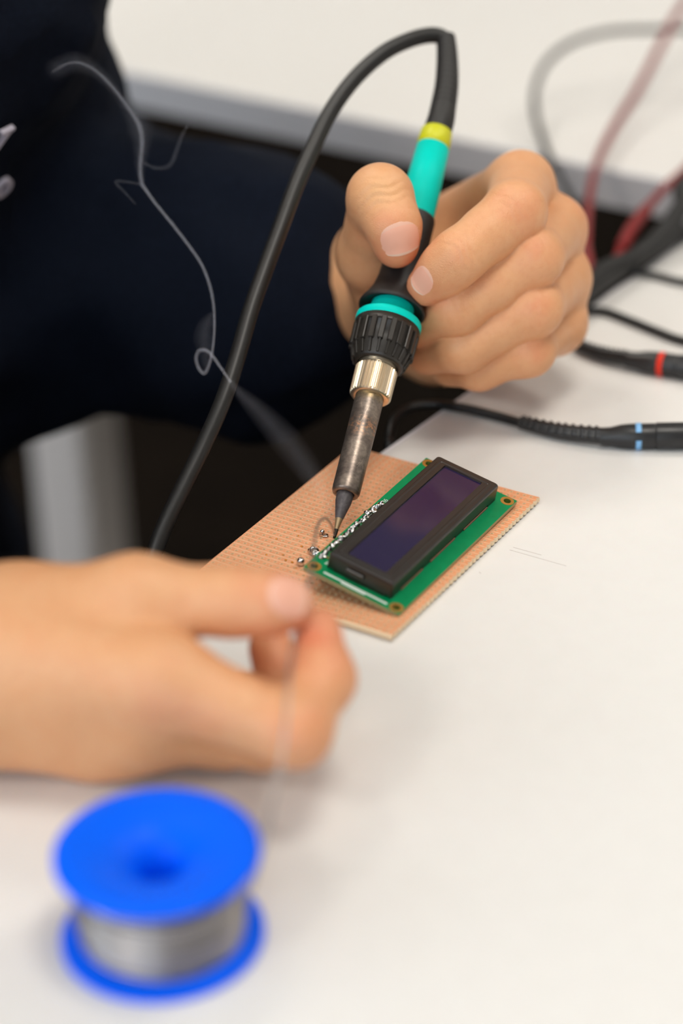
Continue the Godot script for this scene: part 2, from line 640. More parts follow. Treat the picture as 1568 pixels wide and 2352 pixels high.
	M.pane = mat(Color(1, 1, 1, 0.04), 0.02)
	M.pane.transparency = BaseMaterial3D.TRANSPARENCY_ALPHA
	M.lamp_frame = mat(Color(0.8, 0.8, 0.8), 0.5)
	M.lamp = mat(Color(1, 1, 1), 0.5)
	M.lamp.emission_enabled = true
	M.lamp.emission = Color(1.0, 0.97, 0.93)
	M.lamp.emission_energy_multiplier = 2.0
	M.amber = mat(Color(0.85, 0.52, 0.04), 0.2)

# heat-tinted steel with scratches and dark flux stains: u round the barrel, v along it
func barrel_texture() -> ImageTexture:
	var im := Image.create(256, 512, false, Image.FORMAT_RGB8)
	var n := FastNoiseLite.new()
	n.seed = 31
	n.frequency = 0.012
	n.fractal_octaves = 5
	var n2 := FastNoiseLite.new()
	n2.seed = 32
	n2.frequency = 0.06
	n2.fractal_octaves = 3
	for y in 512:
		for x in 256:
			var a := TAU * x / 256.0
			var q := n.get_noise_3d(cos(a) * 40.0, sin(a) * 40.0, y)
			var g := n2.get_noise_3d(cos(a) * 40.0, sin(a) * 40.0, y)
			var t := y / 511.0
			var c := Color(0.57, 0.52, 0.475).lerp(Color(0.45, 0.405, 0.375), clampf(0.5 + q * 1.6, 0.0, 1.0))
			c = c.lerp(Color(0.66, 0.57, 0.42), clampf((t - 0.83) * 7.0 + q, 0.0, 1.0))
			var rust := clampf(1.0 - absf(t - 0.60) * 9.0, 0.0, 1.0) * clampf(g * 3.0 + 0.1, 0.0, 1.0)
			c = c.lerp(Color(0.74, 0.52, 0.38), rust * 0.8)
			c = c * (1.0 + g * 0.18)
			im.set_pixel(x, y, c)
	var rng := RandomNumberGenerator.new()
	rng.seed = 5
	for s in 46:
		var px := rng.randf() * 256.0
		var py := rng.randf() * 480.0 + 10.0
		var ang := rng.randf_range(1.1, 2.0)
		for k in rng.randi_range(6, 50):
			ang += rng.randf_range(-0.25, 0.25)
			px += cos(ang) * 0.8
			py += sin(ang) * 1.6
			var xi := posmod(int(px), 256)
			var yi := clampi(int(py), 0, 511)
			im.set_pixel(xi, yi, im.get_pixel(xi, yi).lerp(Color(0.86, 0.80, 0.72), 0.55))
	return ImageTexture.create_from_image(im)

# ---------- builders ----------
const E3 := Vector3(15.5, 0, -41.8)
const ED := Vector3(0.598, 0, -0.801)      # along the near desk's edge
const EN := Vector3(0.801, 0, 0.598)       # into the near desk
const T2A := Vector3(-98.9, 0, -441.9)
const T2D := Vector3(0.843, 0, 0.538)
const T2N := Vector3(0.538, 0, -0.843)

func desk(called: String, corner: Vector3, along: Vector3, inward: Vector3, length: float, depth: float, label: String, leg_at: Array, marks := false) -> Node3D:
	var c := corner + along * length * 0.5 + inward * depth * 0.5
	var t := thing(called, Vector3(c.x, -740, c.z), label, "desk")
	var b := mb(t)
	b.cbox(c - Vector3(0, 9, 0), along, Vector3.UP, along.cross(Vector3.UP), length * 0.5 - 1.0, 9.0, depth * 0.5 - 1.0, 0.5)
	part("tabletop", b, M.desk, t)
	var sgn := 1.0 if along.cross(Vector3.UP).dot(inward) > 0.0 else -1.0
	for e in [[corner + along * length * 0.5, along, length * 0.5], [corner + along * length * 0.5 + inward * depth, along, length * 0.5], [corner + inward * depth * 0.5, inward, depth * 0.5], [corner + along * length + inward * depth * 0.5, inward, depth * 0.5]]:
		var q := mb(t)
		q.cbox(e[0] - Vector3(0, 9.2, 0), e[1], Vector3.UP, e[1].cross(Vector3.UP), e[2], 8.9, 1.0, 0.4)
		part("edge_band", q, M.desk_edge, t)
	if marks:
		for s in [[Vector3(56.62, 0.01, 26.46), Vector3(65.55, 0.01, 31.96)], [Vector3(55.34, 0.01, 28.07), Vector3(73.07, 0.01, 39.25)], [Vector3(44.39, 0.01, 41.55), Vector3(44.91, 0.01, 42.39)], [Vector3(102.88, 0.01, -76.73), Vector3(103.72, 0.01, -75.64)]]:
			var sc := mb(t)
			var sd: Vector3 = (s[1] - s[0]).normalized()
			sc.cbox((s[0] + s[1]) * 0.5, sd, Vector3.UP, sd.cross(Vector3.UP), (s[1] - s[0]).length() * 0.5, 0.015, 0.07, 0.005)
			part("scratch", sc, M.scratch, t)
	for l in leg_at:
		var q2 := mb(t)
		var p: Vector3 = corner + along * l[0] + inward * l[1]
		q2.cbox(Vector3(p.x, -379, p.z), along, Vector3.UP, along.cross(Vector3.UP), 20.0, 360.0, 20.0, 3.0)
		part("leg", q2, M.grey_metal, t)
		var q3 := mb(t)
		q3.lathe(Vector3(p.x, -740, p.z), Vector3.UP, [[0, 0], [0, 18, true], [3, 18, true], [3, 0, true]], 20)
		part("foot", q3, M.black_plastic, t)
	return t

func stripboard() -> void:
	var O := Vector3(-26.76, 2.20, 23.37)
	var I := Vector3(0.8453, 0, 0.5344)
	var J := Vector3(0.5344, 0, -0.8453)
	var U := Vector3.UP
	var p := 2.54
	var t := thing("stripboard", O + I * p * 11.0 + J * p * 9.0 - U * 1.9, "copper stripboard full of small holes lying under the green display module", "circuit board")
	var b := mb(t)
	var j0 := -10
	var j1 := 28
	for j in range(j0, j1 + 1):
		for i in range(-3, 26):
			b.holed(O + I * p * i + J * p * j, I, J, U, -p * 0.5, p * 0.5, -p * 0.5 - (0.75 if j == j0 else 0.0), p * 0.5, 0.54, 1.6, 10)
		# scalloped right end cut through the last holes
		var c := O + I * p * 26.0 + J * p * j
		var yl := -p * 0.5 - (0.75 if j == j0 else 0.0)
		b.grp(-1)
		var prev := Vector2(0.0, yl)
		var edge: Array = [Vector2(0.12, yl)]
		for k in 7:
			var a := -PI * 0.5 - PI * k / 6.0
			edge.append(Vector2(cos(a) * 0.5 + 0.05, sin(a) * 0.5))
		edge.append(Vector2(0.12, p * 0.5))
		for k in edge.size() - 1:
			var e0: Vector2 = edge[k]
			var e1: Vector2 = edge[k + 1]
			var q0 := c + I * e0.x + J * e0.y
			var q1 := c + I * e1.x + J * e1.y
			b.quad(c - I * p * 0.5 + J * e0.y, q0, q1, c - I * p * 0.5 + J * e1.y)
			b.quad(q0, q0 - U * 1.6, q1 - U * 1.6, q1)
	# underside and the other three edges
	var x0 := -3.5 * p
	var x1 := 26.0 * p
	var y0 := (j0 - 0.5) * p - 0.75
	var y1 := (j1 + 0.5) * p
	var g := func(x: float, y: float, h: float) -> Vector3: return O + I * x + J * y - U * h
	b.quad(g.call(x0, y0, 0.95), g.call(x1 - 0.6, y0, 0.95), g.call(x1 - 0.6, y1, 0.95), g.call(x0, y1, 0.95))
	b.quad(g.call(x0, y0, 1.6), g.call(x0, y1, 1.6), g.call(x1 - 0.5, y1, 1.6), g.call(x1 - 0.5, y0, 1.6))
	b.quad(g.call(x0, y0, 0.0), g.call(x0, y1, 0.0), g.call(x0, y1, 1.6), g.call(x0, y0, 1.6))
	b.quad(g.call(x0, y1, 0.0), g.call(x1, y1, 0.0), g.call(x1, y1, 1.6), g.call(x0, y1, 1.6))
	b.quad(g.call(x0, y0, 1.6), g.call(x1, y0, 1.6), g.call(x1, y0, 0.0), g.call(x0, y0, 0.0))
	part("substrate", b, M.substrate, t)
	# one copper strip mesh, shared by all rows
	var s := MB.new(Vector3.ZERO)
	var hw := 1.115
	for i in range(-3, 26):
		s.holed(I * p * i + U * 0.07, I, J, U, -p * 0.5, p * 0.5, -hw, hw, 0.66, 0.07, 12)
	var ec: Array = [Vector2(0.1, -hw)]
	for k in 7:
		var a := -PI * 0.5 - PI * k / 6.0
		ec.append(Vector2(cos(a) * 0.58 + 0.03, sin(a) * 0.58))
	ec.append(Vector2(0.1, hw))
	for k in ec.size() - 1:
		var c2 := I * p * 26.0 + U * 0.07
		s.quad(c2 - I * p * 0.5 + J * ec[k].y, c2 + I * ec[k].x + J * ec[k].y, c2 + I * ec[k + 1].x + J * ec[k + 1].y, c2 - I * p * 0.5 + J * ec[k + 1].y)
	for sd in [-1.0, 1.0]:
		var a0 = I * x0 + J * hw * sd
		var a1 = I * x1 + J * hw * sd
		var w: Array = [a0, a1, a1 + U * 0.07, a0 + U * 0.07]
		if sd > 0.0: w.reverse()
		s.quad(w[0], w[1], w[2], w[3])
	var sm := s.done()
	for j in range(j0, j1 + 1):
		var o := part("copper_strip", sm, M.copper, t)
		o.position = (O + J * p * j - base_of(t)) * MM
	# amber flux drops caught in some holes
	var rng := RandomNumberGenerator.new()
	rng.seed = 42
	for k in 16:
		var i := rng.randi_range(-1, 8)
		var j := rng.randi_range(-7, 6)
		var f := mb(t)
		f.blob(O + I * (p * i + rng.randf_range(-0.5, 0.5)) + J * (p * j + rng.randf_range(-0.2, 0.2)) + U * 0.05, Vector3(0.35, 0.16, 0.3) * rng.randf_range(0.7, 1.3), k, 0.3, 5)
		part("flux_drop", f, M.amber, t)

func solder_beads() -> void:
	var spec := [
		[Vector3(-13.78, 3.40, 37.72), 1.45, "round shiny solder ball on the copper board beside the display's mounting hole"],
		[Vector3(-6.67, 3.20, 19.60), 1.15, "small shiny solder bead on the copper board beside the iron tip"],
		[Vector3(-9.40, 3.40, 30.77), 1.5, "lumpy double solder blob touching the end of the display's pin row"]]
	for k in spec.size():
		var at: Vector3 = spec[k][0]
		var r: float = spec[k][1]
		var t := thing("solder_bead", Vector3(at.x, 2.3, at.z), spec[k][2], "solder", "loose solder on the stripboard")
		var b := mb(t)
		b.blob(Vector3(at.x, 2.25 + r * 0.92, at.z), Vector3(r, r * 0.95, r), 70 + k, 0.05 if k == 0 else 0.3, 16)
		if k == 2:
			b.blob(Vector3(at.x, 2.25, at.z) + Vector3(0.9, 0.9, 1.7), Vector3(1.5, 1.0, 1.25), 90, 0.35, 14)
			b.blob(Vector3(at.x, 2.25, at.z) + Vector3(-0.6, 0.6, -0.9), Vector3(1.2, 0.7, 1.0), 91, 0.35, 12)
		if k == 1:
			b.blob(Vector3(at.x, 2.25, at.z) + Vector3(1.0, 0.3, 0.2), Vector3(1.3, 0.35, 0.7), 92, 0.5, 10)
		part("bead", b, M.solder, t)

func display() -> void:
	var C := Vector3(23.48, 7.6, 27.99)
	var X := Vector3(0.8314, -0.2061, 0.5160)
	var Yv := Vector3(0.5298, 0.0140, -0.8480)
	var N := Vector3(0.1675, 0.9784, 0.1208)
	var at := func(x: float, y: float, z: float) -> Vector3: return C + X * x + Yv * y + N * z
	var t := thing("display_module", C - N * 3.0, "green character display module with a dark screen in a black metal frame", "display")
	# circuit board: four corner cells with mounting holes, plain areas between
	var b := mb(t)
	for sx in [-1.0, 1.0]:
		for sy in [-1.0, 1.0]:
			b.holed(at.call(15.5 * sx, 37.5 * sy, 0.0), X, Yv, N, -2.5, 2.5, -2.5, 2.5, 1.25, 1.6, 20)
	b.grp(-1)
	for r in [[-13, 13, -40, -35], [-13, 13, 35, 40], [-18, 18, -35, 35]]:
		b.quad(at.call(r[0], r[2], 0.0), at.call(r[1], r[2], 0.0), at.call(r[1], r[3], 0.0), at.call(r[0], r[3], 0.0))
	b.quad(at.call(-18, -40, -1.6), at.call(-18, 40, -1.6), at.call(18, 40, -1.6), at.call(18, -40, -1.6))
	var board := part("circuit_board", b, M.pcb, t)
	var eb := mb(t)
	eb.grp(-1)
	var cs: Array = [[-18, -40], [18, -40], [18, 40], [-18, 40]]
	for k in 4:
		var a: Array = cs[k]
		var c: Array = cs[(k + 1) % 4]
		eb.quad(at.call(a[0], a[1], -1.6), at.call(c[0], c[1], -1.6), at.call(c[0], c[1], 0.0), at.call(a[0], a[1], 0.0))
	part("board_edge", eb, M.pcb_edge, board)
	for sx in [-1.0, 1.0]:
		for sy in [-1.0, 1.0]:
			var w := mb(t)
			w.washer(at.call(15.5 * sx, 37.5 * sy, 0.0), N, 1.3, 2.35, 0.08, 28)
			w.lathe(at.call(15.5 * sx, 37.5 * sy, -1.6), N, [[1.6, 1.24], [0.0, 1.24]], 28)
			part("mounting_ring", w, M.gold, board)
	# frame: rounded tray turned over, window cut out, skirt with feet
	var hx := 12.1
	var hy := 35.6
	var H := 6.6
	var fr := mb(t)
	var ring := func(ix: float, z: float, rr: float) -> Array:
		var out: Array = []
		for q in [[1, 1], [-1, 1], [-1, -1], [1, -1]]:
			for k in 5:
				var a: float = (k / 4.0) * PI * 0.5 + [0.0, PI * 0.5, PI, PI * 1.5][[[1, 1], [-1, 1], [-1, -1], [1, -1]].find(q)]
				out.append(at.call(q[0] * (hx - ix - rr) + cos(a) * rr, q[1] * (hy - ix - rr) + sin(a) * rr, z))
		return out
	var prof := [[0.0, 1.1, 0.9], [0.0, H - 0.9, 0.9], [0.22, H - 0.35, 0.9], [0.6, H, 0.9], [1.9, H, 0.7], [2.1, H + 0.16, 0.6], [2.7, H + 0.16, 0.6], [2.9, H, 0.6]]
	var rings: Array = []
	for q in prof:
		rings.append(ring.call(q[0], q[1], q[2]))
	for k in rings.size() - 1:
		fr.grp(k + 1)
		for i in 20:
			var i2 := (i + 1) % 20
			fr.quad(rings[k][i], rings[k][i2], rings[k + 1][i2], rings[k + 1][i])
	# flat top from the ridge to the window
	var wx := 7.3
	var wy := 32.2
	var inner: Array = []
	var low: Array = []
	for q in [[1, 1], [-1, 1], [-1, -1], [1, -1]]:
		for k in 5:
			var a: float = (k / 4.0) * PI * 0.5 + [0.0, PI * 0.5, PI, PI * 1.5][[[1, 1], [-1, 1], [-1, -1], [1, -1]].find(q)]
			inner.append(at.call(q[0] * (wx - 0.6) + cos(a) * 0.6, q[1] * (wy - 0.6) + sin(a) * 0.6, H))
			low.append(at.call(q[0] * (wx - 0.75) + cos(a) * 0.6, q[1] * (wy - 0.75) + sin(a) * 0.6, H - 0.75))
	fr.grp(20)
	var last: Array = rings[rings.size() - 1]
	for i in 20:
		var i2 := (i + 1) % 20
		fr.quad(last[i], last[i2], inner[i2], inner[i])
	fr.grp(21)
	for i in 20:
		var i2 := (i + 1) % 20
		fr.quad(inner[i], inner[i2], low[i2], low[i])
	var frame := part("frame", fr, M.bezel, t)
	# feet of the skirt between the slots
	for seg in [[-35.0, -29.5], [-14.5, -10.5], [7.0, 12.0], [29.5, 35.0]]:
		for sx in [-1.0, 1.0]:
			var f := mb(t)
			f.cbox(at.call(sx * (hx - 0.3), (seg[0] + seg[1]) * 0.5, 0.6), X, Yv, N, 0.3, (seg[1] - seg[0]) * 0.5, 0.62, 0.1)
			part("frame_foot", f, M.bezel, frame)
	for sy in [-1.0, 1.0]:
		var f2 := mb(t)
		f2.cbox(at.call(0.0, sy * (hy - 0.3), 0.6), X, Yv, N, 9.5, 0.3, 0.62, 0.1)
		part("frame_foot", f2, M.bezel, frame)
	for seg in [[-29.0, -15.0], [-10.0, 6.5], [12.5, 29.0]]:
		var sl := mb(t)
		sl.cbox(at.call(hx + 0.12, (seg[0] + seg[1]) * 0.5, 0.35), X, Yv, N, 0.2, (seg[1] - seg[0]) * 0.5, 0.3, 0.05)
		part("slot_edge", sl, M.slot, frame)
	# light guide seen through the slots
	var lg := mb(t)
	lg.cbox(at.call(0, 0, 2.2), X, Yv, N, hx - 1.2, hy - 1.2, 2.1, 0.2)
	part("light_guide", lg, M.pcb_edge, t)
	var gl := mb(t)
	gl.cbox(at.call(0, 0, H - 1.35), X, Yv, N, wx + 1.0, wy + 1.0, 0.7, 0.15)
	part("screen", gl, M.glass, t)
	# twist tab at the near end
	var tab := mb(t)
	tab.cbox(at.call(-1.5, -hy - 0.35, 3.4), X, Yv, N, 3.4, 0.5, 0.9, 0.35)
	part("clip", tab, M.bezel, frame)
	# white outline printed round the near end, thicker in the middle
	for q in [[-11.5, 12.3, -38.0, 0.42], [-4.5, 4.5, -38.6, 0.5]]:
		var s := mb(t)
		s.cbox(at.call((q[0] + q[1]) * 0.5, q[2], 0.03), X, Yv, N, (q[1] - q[0]) * 0.5, q[3], 0.05, 0.02)
		part("printed_line", s, M.silk, board)
	for k in 5:
		var s2 := mb(t)
		s2.cbox(at.call(-12.6 + 0.12 * k, -33.6 + k * 0.85, 0.03), (X * 0.9 + Yv * 0.2).normalized(), (Yv * 0.9 - X * 0.2).normalized(), N, 1.15, 0.2, 0.05, 0.02)
		part("printed_mark", s2, M.silk, board)
	# pin numbers
	var y1 := -40.0 + 8.0
	var tx := TextMesh.new()
	tx.text = "16"
	var fnt := SystemFont.new()
	fnt.font_names = PackedStringArray(["Droid Sans"])
	tx.font = fnt
	tx.font_size = 16
	tx.pixel_size = 0.00013
	tx.depth = 0.0001
	var tn := MeshInstance3D.new()
	tn.name = "printed_number"
	tn.mesh = tx
	tn.material_override = M.silk
	board.add_child(tn, true)
	tn.transform = Transform3D(Basis(Yv, -X, N), (at.call(-15.9, y1 + 15 * 2.54 + 2.3, 0.12) - base_of(t)) * MM)
	# pin row: gold pad, pin, lumpy solder cone
	var hd := mb(t)
	hd.cbox(at.call(-16.4, y1 + 7.5 * 2.54, -3.0), X, Yv, N, 1.25, 20.3, 1.3, 0.3)
	part("pin_header", hd, M.black_plastic, t)
	for k in 16:
		var y := y1 + k * 2.54
		var pd := mb(t)
		pd.washer(at.call(-16.4, y, 0.0), N, 0.3, 1.0, 0.07, 16)
		pd.washer(at.call(-14.7, y + 1.2, 0.0), N, 0.25, 0.6, 0.07, 12)
		part("pad", pd, M.gold, board)
		var so := mb(t)
		var rng := RandomNumberGenerator.new()
		rng.seed = 200 + k
		var tilt := (N + X * rng.randf_range(-0.35, 0.3) + Yv * rng.randf_range(-0.3, 0.3)).normalized()
		var big := rng.randf_range(0.85, 1.2)
		so.lathe(at.call(-16.4 + rng.randf_range(-0.2, 0.3), y, 0.0), tilt, [[0.0, 1.15 * big], [0.25, 1.1 * big], [0.6, 0.85 * big], [0.9, 0.55], [1.15, 0.4], [1.3, 0.3], [1.36, 0.0]], 14)
		so.blob(at.call(-16.3 + rng.randf_range(-0.3, 0.5), y + rng.randf_range(-0.5, 0.5), 0.35), Vector3(1.3, 0.7, 1.05) * big, 300 + k, 0.4, 8)
		part("solder_joint", so, M.solder, t)
		var pn := mb(t)
		pn.cbox(at.call(-16.4, y, -4.0), X, Yv, N, 0.32, 0.32, 2.5, 0.08)
		part("pin", pn, M.gold, t)

func iron() -> void:
	var T := Vector3(-2.38, 4.50, 22.88)
	var A := Vector3(0.2466, 0.5446, -0.8016)
	var t := thing("soldering_iron", T, "teal and black soldering iron with brass collar held in the fingers", "soldering iron")
	var b := mb(t)
	b.lathe(T, A, [[6.0, 1.35], [9.0, 2.0], [12.5, 2.75], [15.5, 2.95], [19.0, 2.95], [19.0, 0.0, true]], 40)
	part("tip", b, M.tip, t)
	b = mb(t)
	b.lathe(T, A, [[2.0, 0.72], [4.0, 1.0], [6.1, 1.37]], 32)
	part("tinned_band", b, M.tip_end, t)
	b = mb(t)
	b.lathe(T, A, [[-1.2, 0.0], [-1.2, 0.45], [0.0, 0.62, true], [2.1, 0.75]], 24)
	part("burnt_point", b, M.tip_dark, t)
	b = mb(t)
	# the barrel carries its stains as a texture: u round it, v from the tip end
	var bp: Array = []
	for q in [[15.6, 3.0], [15.2, 3.6], [15.4, 4.35], [16.4, 4.75, true], [18.0, 4.82], [19.2, 4.8], [54.0, 4.95], [56.5, 5.0], [57.0, 4.9]]:
		bp.append(q)
	b.lathe(T, A, bp, 64)
	var bm := b.done()
	var arr: Array = bm.surface_get_arrays(0)
	var uv: PackedVector2Array = arr[Mesh.ARRAY_TEX_UV]
	for i in uv.size():
		uv[i] = Vector2(uv[i].x, clampf((uv[i].y * 100.0 - 15.0) / 42.0, 0.0, 0.999))
	arr[Mesh.ARRAY_TEX_UV] = uv
	var bm2 := ArrayMesh.new()
	bm2.add_surface_from_arrays(Mesh.PRIMITIVE_TRIANGLES, arr)
	part("barrel", bm2, M.barrel, t)
	b = mb(t)
	b.lathe(T, A, [[52.9, 5.0], [52.9, 6.3], [53.3, 6.75, true, 0.0], [53.8, 6.8, true, 0.42], [63.8, 6.9, false, 0.42], [64.2, 6.85, false, 0.0], [64.6, 6.4, true], [65.6, 6.4], [66.2, 6.75, true], [67.5, 6.75], [67.5, 5.0, true]], 144, 36)
	part("knurled_nut", b, M.nut, t)
	# ribbed collar: solid drum with raised ribs
	b = mb(t)
	b.lathe(T, A, [[65.6, 7.0], [65.4, 8.0], [65.8, 8.6], [66.6, 8.9, true], [70.0, 9.9], [72.5, 10.4], [78.6, 10.7, false], [78.8, 11.4, true], [81.2, 11.55], [81.2, 7.0, true]], 96)
	var collar := part("collar", b, M.collar, t)
	var cx := A.cross(Vector3(0.31, 0.2, 0.93)).normalized()
	var cy := A.cross(cx)
	for k in 20:
		var a := TAU * k / 20.0
		var rd := cx * cos(a) + cy * sin(a)
		var sd := A.cross(rd)
		var rb := mb(t)
		rb.cbox(T + A * 75.2 + rd * 10.7, rd, sd, (A + rd * 0.03).normalized(), 0.85, 0.95, 4.4, 0.25)
		rb.cbox(T + A * 69.2 + rd * 9.55, (rd - A * 0.30).normalized(), sd, (A + rd * 0.30).normalized(), 0.75, 0.45, 2.9, 0.2)
		part("grip_rib", rb, M.collar, collar)
	b = mb(t)
	b.lathe(T, A, [[81.0, 9.0], [81.0, 11.3, true], [81.3, 11.6], [83.7, 11.6], [84.1, 11.3], [84.3, 7.6, true], [90.0, 7.5]], 72)
	part("teal_ring", b, M.teal, t)
	b = mb(t)
	b.lathe(T, A, [[90.5, 7.4], [88.4, 10.6], [87.9, 11.3], [88.2, 11.75], [89.0, 11.8], [90.2, 11.3], [92.5, 10.0], [96.0, 8.5], [101.0, 7.55], [108.0, 7.25], [126.0, 7.3], [127.0, 7.1], [127.2, 6.7], [127.0, 6.0, true]], 72)
	part("grip", b, M.rubber, t)
	b = mb(t)
	b.lathe(T, A, [[120.0, 6.6], [140.0, 6.45], [157.6, 5.95], [157.6, 5.0, true]], 64)
	part("handle", b, M.teal, t)
	b = mb(t)
	b.lathe(T, A, [[157.0, 5.6], [157.3, 5.98], [160.0, 6.0], [164.3, 5.65], [164.6, 5.3], [164.6, 4.0, true]], 64)
	part("yellow_band", b, M.yellow, t)
	# boot: smooth root, then stacked ribs, bending slightly
	var bend: Array = catmull([T + A * 163.0, Vector3(39.78, 97.02, -112.43), Vector3(41.00, 100.27, -117.78), Vector3(42.50, 104.97, -125.14), Vector3(43.21, 109.75, -132.55), Vector3(43.37, 114.24, -138.63), Vector3(43.12, 117.86, -143.05)], 14)
	var rad: Array = []
	for i in bend.size():
		var f := float(i) / (bend.size() - 1)
		var r := lerpf(5.3, 3.5, f)
		if f > 0.30 and f < 0.93:
			r *= 1.0 - 0.07 * float(i % 4 == 0)
		rad.append(r)
	b = mb(t)
	b.tube(bend, rad, 28)
	part("strain_relief", b, M.rubber, t)
	b = mb(t)
	var cp: Array = catmull([Vector3(43.23, 116.33, -142.16), Vector3(41.36, 117.90, -143.07), Vector3(37.01, 118.75, -142.41), Vector3(29.66, 118.41, -138.74), Vector3(19.88, 115.87, -132.64), Vector3(9.26, 109.91, -123.39), Vector3(0.25, 102.05, -111.88), Vector3(-6.65, 93.30, -98.70), Vector3(-12.82, 84.72, -85.61), Vector3(-18.48, 74.99, -71.86), Vector3(-24.36, 64.81, -57.84), Vector3(-29.52, 55.48, -44.32), Vector3(-34.19, 45.06, -30.17), Vector3(-39.09, 35.30, -17.55), Vector3(-45.91, 24.53, -5.51), Vector3(-53.05, 14.68, 6.00), Vector3(-59.73, 4.84, 16.35), Vector3(-64.29, -4.71, 24.22), Vector3(-69.39, -19.31, 28.08), Vector3(-90, -90, 10), Vector3(-100, -200, -20), Vector3(-60, -330, -60), Vector3(20, -420, -120)], 7)
	b.tube(cp, [2.95], 18)
	part("cable", b, M.cable, t)

func spool() -> void:
	var c := Vector3(-50.02, 0.00, 219.71)
	var t := thing("solder_spool", c, "blue plastic spool wound with silvery solder wire", "spool")
	var U := Vector3.UP
	var b := mb(t)
	# lower flange
	b.lathe(c, U, [[0.0, 7.0], [0.0, 26.2, true], [0.5, 26.9], [1.6, 26.9], [2.2, 26.3], [2.4, 14.0, true]], 96)
	part("flange", b, M.blue, t)
	b = mb(t)
	b.lathe(c, U, [[26.6, 14.0], [26.8, 26.3, true], [27.4, 26.9], [28.5, 26.9], [29.1, 26.2], [28.9, 22.0], [28.3, 17.5], [27.2, 13.0], [25.4, 9.0], [23.0, 6.6], [20.0, 5.2], [14.0, 4.8]], 96)
	part("flange", b, M.blue, t)
	b = mb(t)
	b.lathe(c, U, [[0.1, 6.2], [0.1, 12.0, true], [26.0, 12.0], [26.0, 11.6, true], [14.0, 4.9], [0.1, 4.9, true], [0.1, 6.2, true]], 64)
	part("core", b, M.blue, t)
	# wound wire, a few layers pressed into a barrel shape
	var hp: Array = []
	var turns := 23
	for i in turns * 40 + 1:
		var a := TAU * i / 40.0
		var f := float(i) / (turns * 40)
		var r := 20.9 + 1.0 * sin(PI * f) + 0.45 * sin(a * 0.37 + f * 17.0) + 0.3 * sin(a * 1.13)
		hp.append(c + Vector3(cos(a) * r, 3.0 + f * 23.0 + 1.1 * sin(a * 0.47 + 0.8), sin(a) * r))
	b = mb(t)
	b.tube(hp, [0.58], 7)
	part("wound_wire", b, M.wire, t)
	b = mb(t)
	b.lathe(c, U, [[2.4, 11.9], [2.6, 20.6, true], [15.0, 21.3], [26.4, 20.6], [26.6, 11.9, true]], 64)
	part("wire_layers", b, M.wire, t)

func wire() -> void:
	var w: Array = catmull([Vector3(-2.52, 5.67, 25.12), Vector3(-3.03, 8.69, 25.67), Vector3(-3.92, 16.53, 35.00), Vector3(-5.62, 24.87, 46.35), Vector3(-7.47, 31.22, 61.16), Vector3(-8.50, 36.27, 80.20), Vector3(-9.21, 41.96, 103.50), Vector3(-10.44, 44.86, 122.63), Vector3(-12.36, 47.56, 139.57), Vector3(-14.40, 50.59, 158.63), Vector3(-15.28, 50.76, 175.88), Vector3(-16.02, 47.44, 189.38), Vector3(-17.63, 42.14, 200.55), Vector3(-20.05, 35.50, 211.36), Vector3(-23.07, 27.33, 220.74), Vector3(-26.40, 19.95, 227.34)], 8)
	var t := thing("solder_wire", Vector3(-10.44, 44.86, 122.63), "thin grey solder wire running from spool through fingers to iron tip", "wire")
	var b := mb(t)
	b.tube(w, [0.42], 8)
	part("strand", b, M.wire, t)

